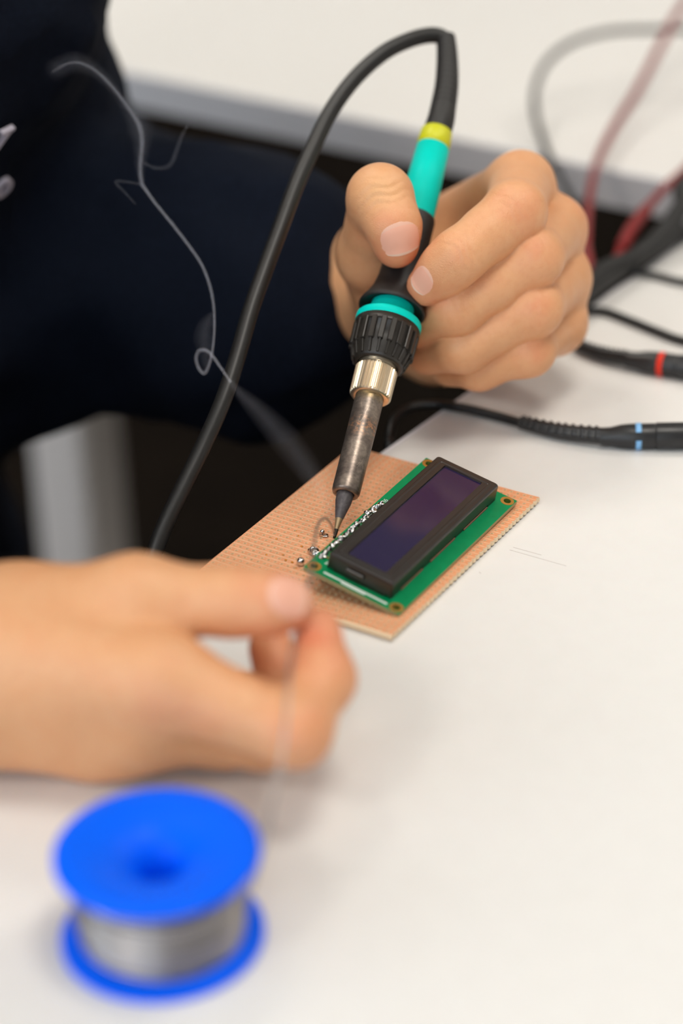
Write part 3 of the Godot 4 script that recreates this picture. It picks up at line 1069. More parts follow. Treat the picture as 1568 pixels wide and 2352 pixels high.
# test probe on a thin lead: lead points, boot from p0 to p1, body beyond
func probe(called: String, label: String, lead: Array, p0: Vector3, p1: Vector3, p2: Vector3, ring_mat: Material, r0: float, r1: float, split: bool) -> void:
	var t := thing(called, Vector3(p1.x, 0, p1.z), label, "test probe", "test probes on the desk")
	var b := mb(t)
	b.tube(catmull(lead, 8), [1.75], 14)
	part("lead", b, M.probe_cable, t)
	# boot: curved, with two rows of slots (raised bars)
	var mid := (p0 + p1) * 0.5 + Vector3(0, -0.3, 0) + (p1 - p0).cross(Vector3.UP).normalized() * 1.2
	var bo: Array = catmull([p0, mid, p1], 12)
	var rad := lerp_list([r0, lerpf(r0, r1, 0.55), r1 * 0.93], bo.size())
	for i in bo.size():
		rad[i] *= 0.86
	b = mb(t)
	b.tube(bo, rad, 20)
	var boot := part("boot", b, M.probe, t)
	for i in range(1, bo.size() - 3, 2):
		var dir: Vector3 = (bo[i + 1] - bo[i - 1]).normalized()
		var side := dir.cross(Vector3.UP).normalized()
		var up := side.cross(dir)
		for s in [-1.0, 1.0]:
			var q := mb(t)
			var n = (up * 0.62 + side * s * 0.78).normalized()
			q.cbox(bo[i] + n * rad[i] * 1.0, dir, n.cross(dir), n, 0.6, rad[i] * 0.5, 0.75, 0.2)
			part("boot_rib", q, M.probe, boot)
	for s in [1.0]:
		var q2 := mb(t)
		var top: Array = []
		for i in bo.size():
			top.append(bo[i] + Vector3.UP * rad[i] * 0.62)
		q2.tube(top, lerp_list([r0 * 0.55, r1 * 0.5], top.size()), 10)
		part("boot_spine", q2, M.probe, boot)
	var ax := (p2 - p1).normalized()
	var L := (p2 - p1).length()
	b = mb(t)
	b.lathe(p1 - ax * 1.0, ax, [[0, 0], [0, r1 * 0.92, true], [L * 0.07, r1 * 0.98], [L * 0.14, r1 * 1.22], [L * 0.2, r1 * 1.3], [L * 0.36, r1 * 1.32], [L * 0.37, r1 * 1.27, true], [L * 0.375, r1 * 1.38, true], [L, r1 * 1.42], [L, 0.0, true]], 48)
	part("body", b, M.probe, t)
	b = mb(t)
	b.lathe(p1 - ax * 1.0 + ax * L, ax, [[-0.5, r1 * 1.38], [40, r1 * 1.3], [48, r1 * 0.9], [58, 1.6], [60, 0.9, true], [60, 0.0, true]], 40)
	part("nose", b, M.probe, t)
	b = mb(t)
	b.lathe(p1 - ax * 1.0 + ax * L, ax, [[59, 0.6], [72, 0.55], [76, 0.0]], 16)
	part("needle", b, M.wire, t)
	# colour ring, open on top where the body shows through
	var rb := mb(t)
	var c := p1 - ax * 1.0 + ax * L * 0.235
	var sd := ax.cross(Vector3.UP).normalized()
	var uu := sd.cross(ax)
	rb.grp(1)
	var N := 40
	for k in N:
		var a0 := TAU * k / N
		var a1 := TAU * (k + 1) / N
		if split and absf(wrapf(a0 + PI / N - 0.5, -PI, PI)) < 0.28:
			continue
		var d0 := sd * cos(a0) + uu * sin(a0)
		var d1 := sd * cos(a1) + uu * sin(a1)
		var rr := r1 * 1.37
		rb.quad(c + d0 * rr, c + d1 * rr, c + d1 * rr + ax * 2.0, c + d0 * rr + ax * 2.0)
		rb.quad(c + d0 * r1 * 1.2, c + d1 * r1 * 1.2, c + d1 * rr, c + d0 * rr)
		rb.quad(c + d0 * rr + ax * 2.0, c + d1 * rr + ax * 2.0, c + d1 * r1 * 1.2 + ax * 2.0, c + d0 * r1 * 1.2 + ax * 2.0)
	part("colour_ring", rb, ring_mat, t)

func loose_lead(called: String, label: String, pts: Array, r: float, m: Material, sheath := []) -> void:
	var t := thing(called, Vector3(pts[0].x, 0, pts[0].z), label, "cable")
	var b := mb(t)
	b.tube(catmull(pts, 9), [r], 14)
	part("lead", b, m, t)
	if sheath.size():
		b = mb(t)
		b.tube(catmull(sheath, 6), [r * 1.5], 16)
		part("sleeve", b, M.lead_black if m != M.lead_red else M.lead_red, t)

func smoke() -> void:
	var t := thing("smoke", Vector3(-2.38, 4.50, 22.88), "thin wisp of pale smoke curling up from the iron tip", "smoke")
	t.set_meta("kind", "stuff")
	var low := [Vector3(-3.03, 6.35, 20.00), Vector3(-5.10, 14.98, 18.00), Vector3(-10.03, 23.66, 14.00), Vector3(-17.91, 34.06, 10.00), Vector3(-26.95, 43.63, 6.00), Vector3(-32.78, 49.25, 4.00), Vector3(-35.97, 52.84, 2.00)]
	var main := [Vector3(-35.30, 51.85, 2.00), Vector3(-38.71, 56.74, 0.00), Vector3(-42.41, 61.62, -2.00), Vector3(-45.83, 60.73, -4.00), Vector3(-46.77, 56.58, -4.00), Vector3(-44.35, 52.49, -3.00), Vector3(-42.05, 57.44, -2.00), Vector3(-40.39, 65.21, -3.00), Vector3(-39.92, 72.95, -5.00), Vector3(-40.41, 80.83, -6.00), Vector3(-42.88, 89.33, -8.00), Vector3(-47.40, 96.30, -10.00), Vector3(-52.21, 102.78, -12.00), Vector3(-57.55, 109.55, -14.00), Vector3(-61.52, 115.20, -16.00)]
	var high := [Vector3(-61.52, 115.20, -16.00), Vector3(-62.01, 120.27, -18.00), Vector3(-60.99, 126.93, -20.00), Vector3(-61.29, 132.56, -22.00), Vector3(-64.18, 137.36, -24.00), Vector3(-68.39, 143.08, -26.00), Vector3(-74.08, 149.40, -28.00), Vector3(-81.67, 152.55, -30.00), Vector3(-89.18, 148.39, -32.00)]
	var br1 := [Vector3(-61.52, 115.20, -16.00), Vector3(-65.82, 116.23, -16.00), Vector3(-70.43, 116.67, -16.00), Vector3(-67.36, 113.37, -15.00), Vector3(-63.78, 109.13, -14.00)]
	var br2 := [Vector3(-61.30, 122.50, -18.00), Vector3(-57.25, 119.98, -18.00), Vector3(-52.29, 120.43, -18.00), Vector3(-49.93, 125.51, -19.00), Vector3(-47.56, 131.01, -20.00), Vector3(-44.58, 134.98, -21.00)]
	var veil := [Vector3(-40.45, 73.76, -5.00), Vector3(-42.65, 69.87, -5.00), Vector3(-43.70, 65.62, -4.00), Vector3(-43.11, 59.70, -3.00), Vector3(-43.69, 54.09, -3.00)]
	for q in [[low, [1.0, 2.2, 4.0, 4.6, 3.2, 1.8, 0.7], M.smoke_faint, 5], [main, [0.55, 0.6, 0.7, 0.75, 0.7, 0.8, 0.6, 0.5, 0.55, 0.6, 0.6, 0.6, 0.6, 0.6, 0.7], M.smoke, 3], [high, [0.65, 0.7, 0.8, 1.0, 0.7, 0.5, 0.4, 0.3, 0.2], M.smoke_mid, 3], [br1, [0.5, 0.5, 0.6, 0.5, 0.3], M.smoke_thin, 3], [br2, [0.5, 0.7, 0.8, 0.8, 0.6, 0.3], M.smoke_thin, 3], [veil, [0.8, 2.4, 3.2, 2.4, 0.8], M.smoke_thin, 3], [high, [0.9, 1.6, 2.6, 4.0, 2.4, 1.4, 2.0, 3.0, 3.0], M.smoke_thin, 3]]:
		var pts: Array = catmull(q[0], 8)
		for pass_no in 10:
			var soft: Array = pts.duplicate()
			for i in range(1, pts.size() - 1):
				soft[i] = (pts[i - 1] + pts[i] * 2.0 + pts[i + 1]) * 0.25
			pts = soft
		var rad := lerp_list(q[1], pts.size())
		var b := mb(t)
		for layer in q[3]:
			var rr: Array = []
			for r in rad:
				rr.append(r * 0.72 * (1.6 - 1.25 * layer / maxf(q[3] - 1, 1)))
			b.tube(pts, rr, 14, false)
		var o := part("wisp", b, q[2], t)
		o.set_meta("kind", "stuff")

# ---------- the person ----------
const LOGO := Vector3(-117.82, 84.75, -115.70)
const FW := Vector3(0.8, 0, 0.6)
const LT := Vector3(0.6, 0, -0.8)

func pp(y: float, fwd: float, left: float) -> Vector3:
	var c := LOGO - FW * 97.0 - LT * 60.0
	return Vector3(c.x, y, c.z) + FW * fwd + LT * left

func person() -> void:
	var base := pp(-290, 0, 0)
	var t := thing("person", base, "seated person in a navy sweatshirt holding a soldering iron and a strand of solder", "person")
	var tone := Color(0.755, 0.39, 0.195)
	var red := Color(0.74, 0.25, 0.13)
	var into := [PackedVector3Array(), PackedVector3Array(), PackedColorArray(), PackedInt32Array()]
	# --- hand holding the iron
	var lw := Vector3(20.17, 22.00, -134.75)
	var elbow := Vector3(-138.9, -8.4, -235.1)
	var i_mcp := Vector3(68.14, 75.04, -103.12)
	var i_pip := Vector3(62.69, 83.22, -59.29)
	var i_dip := Vector3(42.77, 73.99, -44.67)
	var i_tip := Vector3(31.47, 61.99, -46.95)
	var m_mcp := Vector3(80.22, 59.49, -98.71)
	var m_pip := Vector3(69.05, 67.89, -55.01)
	var m_dip := Vector3(42.24, 52.78, -48.54)
	var m_tip := Vector3(29.52, 41.21, -58.00)
	var r_mcp := Vector3(82.21, 42.42, -92.25)
	var r_pip := Vector3(69.12, 50.58, -50.73)
	var r_dip := Vector3(44.13, 36.69, -49.59)
	var r_tip := Vector3(31.92, 29.68, -58.24)
	var l_mcp := Vector3(80.03, 27.56, -85.93)
	var l_pip := Vector3(67.59, 33.73, -51.34)
	var l_dip := Vector3(50.38, 25.22, -55.65)
	var l_tip := Vector3(40.07, 19.78, -66.36)
	var t_cmc := Vector3(21.90, 24.60, -109.65)
	var t_mcp := Vector3(12.86, 58.64, -82.02)
	var t_ip := Vector3(16.43, 88.10, -64.44)
	var t_mid := Vector3(20.55, 81.27, -54.69)
	var t_tip := Vector3(21.46, 74.48, -53.05)
	var f := Field.new()
	f.kin = [9.0, 5.0, 5.0, 5.0, 5.0, 5.0]
	f.kmax = 9.0
	f.kf = 0.15
	f.kp = 6.0
	f.bone(i_mcp, Vector3(36.47, 38.76, -141.02), 11.0, 12.5, 0)
	f.bone(m_mcp, Vector3(32.10, 28.23, -138.37), 10.5, 13.0, 0)
	f.bone(r_mcp, Vector3(32.41, 16.47, -128.06), 10.0, 13.0, 0)
	f.bone(l_mcp, Vector3(35.90, 6.50, -114.16), 9.5, 13.5, 0)
	f.bone(l_mcp, Vector3(38.76, 6.42, -104.87), 9.0, 11.0, 0)
	f.bone(t_cmc, t_mcp, 15.0, 11.5, 0)
	f.bone(t_cmc, Vector3(57.40, 59.50, -118.37), 9.0, 6.0, 0)
	f.bone(Vector3(32.15, 29.68, -139.21), lw, 20.0, 23.0, 0)
	f.bone(Vector3(33.63, 9.97, -118.50), lw, 15.0, 21.0, 0)
	f.bone(lw, elbow, 24.0, 38.0, 0)
	f.chain([i_mcp, i_pip, i_pip.lerp(i_dip, 0.5), i_dip, i_dip.lerp(i_tip, 0.45), i_tip], [11.6, 10.3, 8.9, 8.8, 8.1, 6.9], 1)
	f.chain([m_mcp, m_pip, m_pip.lerp(m_dip, 0.5), m_dip, m_tip], [11.4, 9.8, 9.0, 8.8, 7.4], 2)
	f.chain([r_mcp, r_pip, r_dip, r_tip], [10.8, 9.4, 8.2, 7.0], 3)
	f.chain([l_mcp, l_pip, l_dip, l_tip], [9.8, 8.4, 7.2, 6.3], 4)
	f.chain([t_mcp, t_ip, t_mid, t_tip], [11.4, 10.7, 8.9, 7.5], 5)
	f.build(Vector3(-4.11, -9.50, -157.24), Vector3(98.21, 104.10, -30.44), 0.85)
	var cam_side := Vector3(0.05, 0.5, 0.86)
	var spots := [[t_ip + cam_side * 9.0, 8.0, Color(0.82, 0.50, 0.22), 0.5], [i_pip + cam_side * 9.0, 8.0, red, 0.55], [i_dip + cam_side * 8.0, 5.0, red, 0.35], [i_tip, 11.0, red, 0.75], [m_pip + cam_side * 9.0, 7.0, red, 0.4], [r_pip + cam_side * 9.0, 7.0, red, 0.4], [l_pip + cam_side * 8.0, 6.0, red, 0.45], [t_tip, 13.0, red, 0.85], [t_mid - Vector3(3, 0, 0) + cam_side * 8.0, 4.5, red, 0.5], [m_mcp + Vector3(9, 3, 0), 8.0, red, 0.35], [m_tip, 9.0, red, 0.3], [r_tip, 9.0, red, 0.3]]
	var idir := (i_dip - i_pip).normalized()
	var tdir := (t_tip - t_ip).normalized()
	var creases := [
		[i_dip + cam_side * 6.0, idir, cam_side, 9.0, [-2.6, 0.0, 2.6], 0.75],
		[i_pip + idir * 3.0 + cam_side * 8.0, idir, cam_side, 10.0, [-4.5, -1.5, 1.5, 4.5], 0.4],
		[t_ip + tdir * 1.0 + cam_side * 8.0, tdir, cam_side, 11.0, [-5.5, -2.2, 0.8, 3.8], 0.6],
		[m_dip + cam_side * 6.0, (m_dip - m_pip).normalized(), cam_side, 9.0, [-2.0, 1.2], 0.5],
		[m_pip + cam_side * 8.0, (m_dip - m_pip).normalized(), cam_side, 9.0, [-3.5, 0.0, 3.5], 0.35],
		[r_pip + cam_side * 8.0, (r_dip - r_pip).normalized(), cam_side, 9.0, [-3.5, 0.0, 3.5], 0.35]]
	skin_arrays(f, spots, creases, tone, base, into)
	var hold := f
	# --- hand feeding the wire
	var w2 := Vector3(-106.74, 29.30, 136.31)
	var elbow2 := Vector3(-345, 55, 105)
	var g := Field.new()
	g.kin = [9.0, 6.0, 6.0, 6.0, 6.0, 6.0]
	g.kmax = 14.0
	g.kf = 1.0
	g.kp = 8.0
	var a_mcp := Vector3(-51.85, 39.84, 157.94)
	var b_mcp := Vector3(-57.34, 24.73, 152.84)
	var c_mcp := Vector3(-64.43, 15.97, 147.53)
	var d_mcp := Vector3(-72.46, 11.63, 144.26)
	var th_mcp := Vector3(-59.05, 52.18, 134.57)
	g.bone(w2 + Vector3(0, 8, 0), a_mcp, 21.0, 13.0, 0)
	g.bone(w2, b_mcp, 22.0, 13.0, 0)
	g.bone(w2 - Vector3(0, 5, 0), c_mcp, 20.0, 12.0, 0)
	g.bone(w2 - Vector3(0, 6, 0), d_mcp, 19.0, 11.5, 0)
	g.bone(Vector3(-92.90, 39.23, 128.22), th_mcp, 17.0, 11.2, 0)
	g.bone(Vector3(-92.90, 39.23, 128.22), w2, 17.0, 22.0, 0)
	g.bone(th_mcp.lerp(w2, 0.25), a_mcp.lerp(w2, 0.2), 6.0, 8.0, 0)
	g.bone(w2, elbow2, 23.0, 38.0, 0)
	g.chain([a_mcp, Vector3(-14.08, 30.84, 172.42), Vector3(-6.05, 35.37, 153.60), Vector3(-7.60, 41.76, 138.32)], [12.6, 9.0, 8.0, 6.8], 1)
	g.chain([b_mcp, Vector3(-24.42, 17.46, 154.75), Vector3(-17.86, 15.50, 130.45), Vector3(-21.82, 24.39, 120.66)], [12.0, 8.8, 7.8, 6.8], 2)
	g.chain([c_mcp, Vector3(-34.77, 11.89, 146.43), Vector3(-30.42, 7.91, 123.30), Vector3(-41.32, 5.30, 109.77)], [11.5, 8.6, 7.6, 6.6], 3)
	g.chain([d_mcp, Vector3(-47.50, 10.96, 142.34), Vector3(-43.72, 3.12, 119.14), Vector3(-52.10, 1.59, 108.46)], [10.5, 7.8, 6.8, 6.0], 4)
	g.chain([th_mcp, Vector3(-31.75, 53.24, 139.74), Vector3(-20.70, 53.62, 141.83), Vector3(-14.88, 52.63, 141.25)], [11.0, 9.2, 8.4, 6.6], 5)
	g.build(Vector3(-160.93, -18.41, 88.46), Vector3(13.95, 72.63, 192.42), 1.8)
	skin_arrays(g, [[Vector3(-14.88, 52.63, 141.25), 16.0, red, 0.8], [Vector3(-5.83, 40.50, 143.68), 18.0, red, 0.8], [Vector3(-12.79, 33.48, 177.83), 10.0, red, 0.5], [Vector3(-46.82, 38.52, 177.21), 12.0, red, 0.35], [Vector3(-21.82, 24.39, 120.66), 16.0, red, 0.6]], [], tone, base, into)
	var feed := g
	# --- the rest of the body, under the clothes and above the collar
	var h := Field.new()
	h.kin = [22.0]
	h.kmax = 22.0
	h.bone(pp(150, 0, -70), pp(150, 0, 70), 85.0, 85.0)
	h.bone(pp(0, -25, -45), pp(0, -25, 45), 80.0, 80.0)
	h.bone(pp(-150, -70, -60), pp(-150, -70, 60), 84.0, 84.0)
	h.bone(pp(262, -42, -130), pp(262, -42, 130), 42.0, 42.0)
	h.bone(pp(262, -50, 140), elbow, 46.0, 38.0)
	h.bone(elbow, lw, 38.0, 25.0)
	h.bone(pp(262, -15, -160), elbow2, 46.0, 38.0)
	h.bone(elbow2, w2, 38.0, 25.0)
	h.bone(pp(290, -10, 0), pp(400, 15, 0), 56.0, 52.0)
	h.bone(pp(478, -5, -8), pp(478, -5, 8), 84.0, 84.0)
	h.bone(pp(468, 28, 0), pp(410, 52, 0), 74.0, 44.0)
	h.build(pp(-260, -10, 0) - Vector3(330, 0, 300), pp(600, -10, 0) + Vector3(330, 0, 300), 11.0)
	skin_arrays(h, [], [], tone, base, into)
	# face and ears on a finer grid
	var e := Field.new()
	e.kin = [7.0]
	e.kmax = 7.0
	e.bone(pp(478, -5, -8), pp(478, -5, 8), 84.0, 84.0)
	e.bone(pp(468, 28, 0), pp(410, 52, 0), 74.0, 44.0)
	e.bone(pp(478, 97, 0), pp(448, 116, 0), 6.0, 10.0)
	e.bone(pp(446, 108, -9), pp(446, 108, 9), 7.0, 7.0)
	e.bone(pp(492, 84, -34), pp(492, 90, 34), 11.0, 11.0)
	e.bone(pp(424, 90, -17), pp(424, 90, 17), 6.5, 6.5)
	e.bone(pp(415, 89, -13), pp(415, 89, 13), 6.5, 6.5)
	for s in [-1.0, 1.0]:
		e.bone(pp(478, -2, s * 84), pp(450, 2, s * 82), 13.0, 9.0)
		e.bone(pp(476, 82, s * 31), pp(476, 82, s * 34), 12.0, 12.0)
	e.build(pp(470, 30, 0) - Vector3(130, 110, 130), pp(470, 30, 0) + Vector3(130, 110, 130), 4.0)
	var face := [[pp(420, 98, 0), 15.0, Color(0.5, 0.16, 0.13), 0.7]]
	for s in [-1.0, 1.0]:
		face.append([pp(478, 95, s * 33), 9.0, Color(0.85, 0.82, 0.78), 1.4])
		face.append([pp(475, 97, s * 33), 4.5, Color(0.03, 0.015, 0.01), 1.6])
	skin_arrays(e, face, [], tone, base, into)
	part("body", to_mesh(into), M.skin, t)
	# nails
	nail(hold, t, Vector3(22.64, 80.44, -46.11), t_tip - t_ip, Vector3(-0.03, 0.40, 0.91), 14.5, 11.5)
	nail(hold, t, Vector3(29.74, 67.22, -40.73), i_tip - i_dip, (Vector3(-0.04, 0.42, 0.91) - Vector3(0.45, -0.1, 0)).normalized(), 9.5, 9.5)
	nail(feed, t, Vector3(-15.42, 57.53, 145.34), Vector3(1, 0, 0), Vector3(0.02, 0.73, 0.68), 12.0, 11.0)
	# --- clothes
	var c := Field.new()
	c.kin = [45.0]
	c.kmax = 45.0
	c.bone(pp(150, 0, -70), pp(150, 0, 70), 112.0, 112.0)
	c.bone(pp(0, -25, -55), pp(0, -25, 55), 102.0, 102.0)
	c.bone(pp(-150, -70, -65), pp(-150, -70, 65), 104.0, 104.0)
	c.bone(pp(262, -42, -135), pp(262, -42, 135), 60.0, 60.0)
	c.bone(pp(310, -25, 0), pp(325, -20, 0), 66.0, 66.0)
	c.bone(pp(262, -50, 145), elbow, 62.0, 57.0)
	c.bone(elbow, Vector3(-36.70, 4.12, -172.93), 58.0, 50.0)
	c.bone(Vector3(-36.70, 4.12, -172.93), Vector3(-15.49, 9.01, -154.95), 50.0, 37.0)
	c.bone(pp(262, -15, -160), elbow2, 66.0, 54.0)
	c.bone(elbow2, Vector3(-185, 34, 132), 54.0, 36.0)
	c.build(pp(-280, -10, 0) - Vector3(330, 0, 330), pp(400, -10, 0) + Vector3(360, 0, 330), 8.0)
	part("sweatshirt", cloth_mesh(c, base, 9.0, 3), M.cloth, t)
	var cu := mb(t)
	var ca := Vector3(-13.75, 9.82, -153.11)
	var cd := (lw - ca).normalized()
	cu.lathe(ca, cd, [[-6, 30], [-4, 35, true], [0, 37], [18, 36], [22, 34], [23, 31], [21, 28], [4, 27]], 40)
	part("cuff", cu, M.cloth, t)
	var cu2 := mb(t)
	cu2.lathe(Vector3(-185, 34, 132), Vector3(1, 0, 0.04), [[10, 30], [12, 33, true], [16, 35], [30, 34], [34, 32], [35, 29], [33, 27], [18, 26]], 40)
	part("cuff", cu2, M.cloth, t)
	var tr := Field.new()
	tr.kin = [30.0]
	tr.kmax = 30.0
	for s in [-1.0, 1.0]:
		tr.bone(pp(-190, -80, s * 62), pp(-205, 330, s * 72), 82.0, 60.0)
		tr.bone(pp(-205, 330, s * 72), pp(-660, 350, s * 76), 60.0, 48.0)
	tr.bone(pp(-185, -80, -65), pp(-185, -80, 65), 90.0, 90.0)
	tr.build(pp(-720, 150, 0) - Vector3(420, 0, 420), pp(-80, 150, 0) + Vector3(420, 0, 420), 11.0)
	part("trousers", cloth_mesh(tr, base, 9.0, 8), M.trousers, t)
	for s in [-1.0, 1.0]:
		var sh := Field.new()
		sh.kin = [20.0]
		sh.kmax = 20.0
		sh.bone(pp(-690, 335, s * 76), pp(-705, 500, s * 84), 46.0, 34.0)
		sh.bone(pp(-705, 325, s * 76), pp(-708, 500, s * 84), 34.0, 31.0)
		sh.build(pp(-745, 430, s * 90) - Vector3(180, 0, 180), pp(-620, 430, s * 90) + Vector3(180, 0, 180), 7.0)
		part("shoe", cloth_mesh(sh, base, 2.0, 9), M.black_plastic, t)
	var hr := Field.new()
	hr.kin = [12.0]
	hr.kmax = 12.0
	hr.bone(pp(492, -22, -8), pp(492, -22, 8), 88.0, 88.0)
	hr.bone(pp(520, 40, -25), pp(520, 40, 25), 52.0, 52.0)
	hr.bone(pp(450, -45, -25), pp(450, -45, 25), 62.0, 62.0)
	hr.build(pp(480, -10, 0) - Vector3(150, 130, 150), pp(480, -10, 0) + Vector3(150, 130, 150), 6.0)
	part("hair", cloth_mesh(hr, base, 5.0, 4), M.hair, t)
	# printed lettering on the chest
	lettering(c, t, "Y", Vector3(-136.82, 93.09, -118.24), 0.00050, 0.05)
	lettering(c, t, "co", Vector3(-92.72, 69.64, -101.13), 0.00034, 0.5)

func lettering(f: Field, t: Node, text: String, at: Vector3, px: float, turn: float) -> void:
	var n := FW
	var u := f.all()
	var q := f.drop(at + n * 60.0, n)
	var e := 3.0
	n = Vector3(f.dist(q + Vector3(e, 0, 0), u) - f.dist(q - Vector3(e, 0, 0), u), f.dist(q + Vector3(0, e, 0), u) - f.dist(q - Vector3(0, e, 0), u), f.dist(q + Vector3(0, 0, e), u) - f.dist(q - Vector3(0, 0, e), u)).normalized()
	var top := 0.0
	for p in f.mesh_v:
		var w := p - q
		if (w - n * w.dot(n)).length_squared() < 150.0 and absf(w.dot(n)) < 30.0:
			top = maxf(top, w.dot(n))
	var tx := TextMesh.new()
	tx.text = text
	var fnt := SystemFont.new()
	fnt.font_names = PackedStringArray(["Droid Serif"])
	fnt.font_weight = 700
	tx.font = fnt
	tx.font_size = 48
	tx.pixel_size = px
	tx.depth = 0.002
	var o := MeshInstance3D.new()
	o.name = "lettering"
	o.mesh = tx
	o.material_override = M.print
	t.add_child(o, true)
	var x := Vector3.UP.cross(n).normalized()
	var y := n.cross(x)
	o.transform = Transform3D(Basis(x.rotated(n, turn), y.rotated(n, turn), n), (q + n * (top + 0.6) - base_of(t)) * MM)

func stool() -> void:
	var c := pp(-740, -80, 0)
	var t := thing("stool", c, "round black stool under the seated person", "stool")
	var b := mb(t)
	b.lathe(c + Vector3(0, 405, 0), Vector3.UP, [[0, 0], [0, 165, true], [10, 178], [40, 180], [58, 168], [62, 120], [60, 0]], 48)
	part("seat", b, M.black_plastic, t)
	b = mb(t)
	b.lathe(c + Vector3(0, 60, 0), Vector3.UP, [[0, 0], [0, 25, true], [345, 25], [345, 0, true]], 24)
	part("column", b, M.grey_metal, t)
	for k in 5:
		var d := Vector3(cos(TAU * k / 5.0), 0, sin(TAU * k / 5.0))
		b = mb(t)
		b.tube([c + Vector3(0, 70, 0), c + d * 120 + Vector3(0, 58, 0), c + d * 250 + Vector3(0, 50, 0)], [22, 18, 14], 12)
		part("spoke", b, M.black_plastic, t)
		b = mb(t)
		b.lathe(c + d * 250 + Vector3(0, 25, 0) - d.cross(Vector3.UP) * 12, d.cross(Vector3.UP), [[0, 0], [0, 25, true], [24, 25, true], [24, 0, true]], 20)
		part("caster", b, M.black_plastic, t)

func ceiling_light(x: float, z: float, label: String) -> void:
	var c := Vector3(x, 1960, z)
	var t := thing("ceiling_light", c, label, "ceiling light", "square light panels in the ceiling")
	var b := mb(t)
	for s in [-1.0, 1.0]:
		b.cbox(c + Vector3(s * 303, -8, 0), Vector3.RIGHT, Vector3.UP, Vector3.BACK, 12, 7.5, 315, 2)
		b.cbox(c + Vector3(0, -8, s * 303), Vector3.RIGHT, Vector3.UP, Vector3.BACK, 291, 7.5, 12, 2)
	part("frame", b, M.lamp_frame, t)
	b = mb(t)
	b.cbox(c + Vector3(0, -6, 0), Vector3.RIGHT, Vector3.UP, Vector3.BACK, 290, 4, 290, 1)
	part("diffuser", b, M.lamp, t)
	var l := AreaLight3D.new()
	l.name = "panel_light"
	l.area_size = Vector2(0.58, 0.58)
	l.area_normalize_energy = true
	l.light_energy = LAMP
	l.light_color = Color(1.0, 0.972, 0.932)
	l.shadow_enabled = true
	l.area_range = 9.0
	t.add_child(l)
	l.position = Vector3(0, -0.014, 0)
	l.rotation_degrees = Vector3(-90, 0, 0)

const SKY := 3.0
const LAMP := 1.36
const WY0 := 50.0
const WY1 := 1850.0

# a wall along d from s0 to s1 with an opening from w0 to w1, window set in it
func window_wall(wall: String, window: String, at: Vector3, d: Vector3, s0: float, s1: float, w0: float, w1: float, label: String, wlabel: String) -> void:
	var n := d.cross(Vector3.UP)
	var U := Vector3.UP
	var b := mb()
	b.cbox(at + d * (s0 + s1) * 0.5 + U * (-740.0 + WY0) * 0.5, n, U, d, 50, (WY0 + 740.0) * 0.5, (s1 - s0) * 0.5, 1)
	b.cbox(at + d * (s0 + s1) * 0.5 + U * (WY1 + 1960.0) * 0.5, n, U, d, 50, (1960.0 - WY1) * 0.5, (s1 - s0) * 0.5, 1)
	b.cbox(at + d * (s0 + w0) * 0.5 + U * (WY0 + WY1) * 0.5, n, U, d, 50, (WY1 - WY0) * 0.5, (w0 - s0) * 0.5, 1)
	b.cbox(at + d * (s1 + w1) * 0.5 + U * (WY0 + WY1) * 0.5, n, U, d, 50, (WY1 - WY0) * 0.5, (s1 - w1) * 0.5, 1)
	structure(wall, b, M.wall, label)
	var win := thing(window, at + d * (w0 + w1) * 0.5 + U * WY0, wlabel, "")
	win.set_meta("kind", "structure")
	for k in 4:
		b = mb(win)
		b.cbox(at + d * lerpf(w0 + 25, w1 - 25, k / 3.0) + U * (WY0 + WY1) * 0.5, n, U, d, 30, (WY1 - WY0) * 0.5, 25, 3)
		part("frame_post", b, M.lamp_frame, win)
	for y in [WY0 + 25, WY1 - 25]:
		b = mb(win)
		b.cbox(at + d * (w0 + w1) * 0.5 + U * y, n, U, d, 29, 25, (w1 - w0) * 0.5, 3)
		part("frame_rail", b, M.lamp_frame, win)
	for k in 3:
		b = mb(win)
		var za := at + d * lerpf(w0 + 25, w1 - 25, k / 3.0)
		var zb := at + d * lerpf(w0 + 25, w1 - 25, (k + 1) / 3.0)
		b.grp(-1)
		b.quad(zb + U * WY0, za + U * WY0, za + U * WY1, zb + U * WY1)
		part("pane", b, M.pane, win)

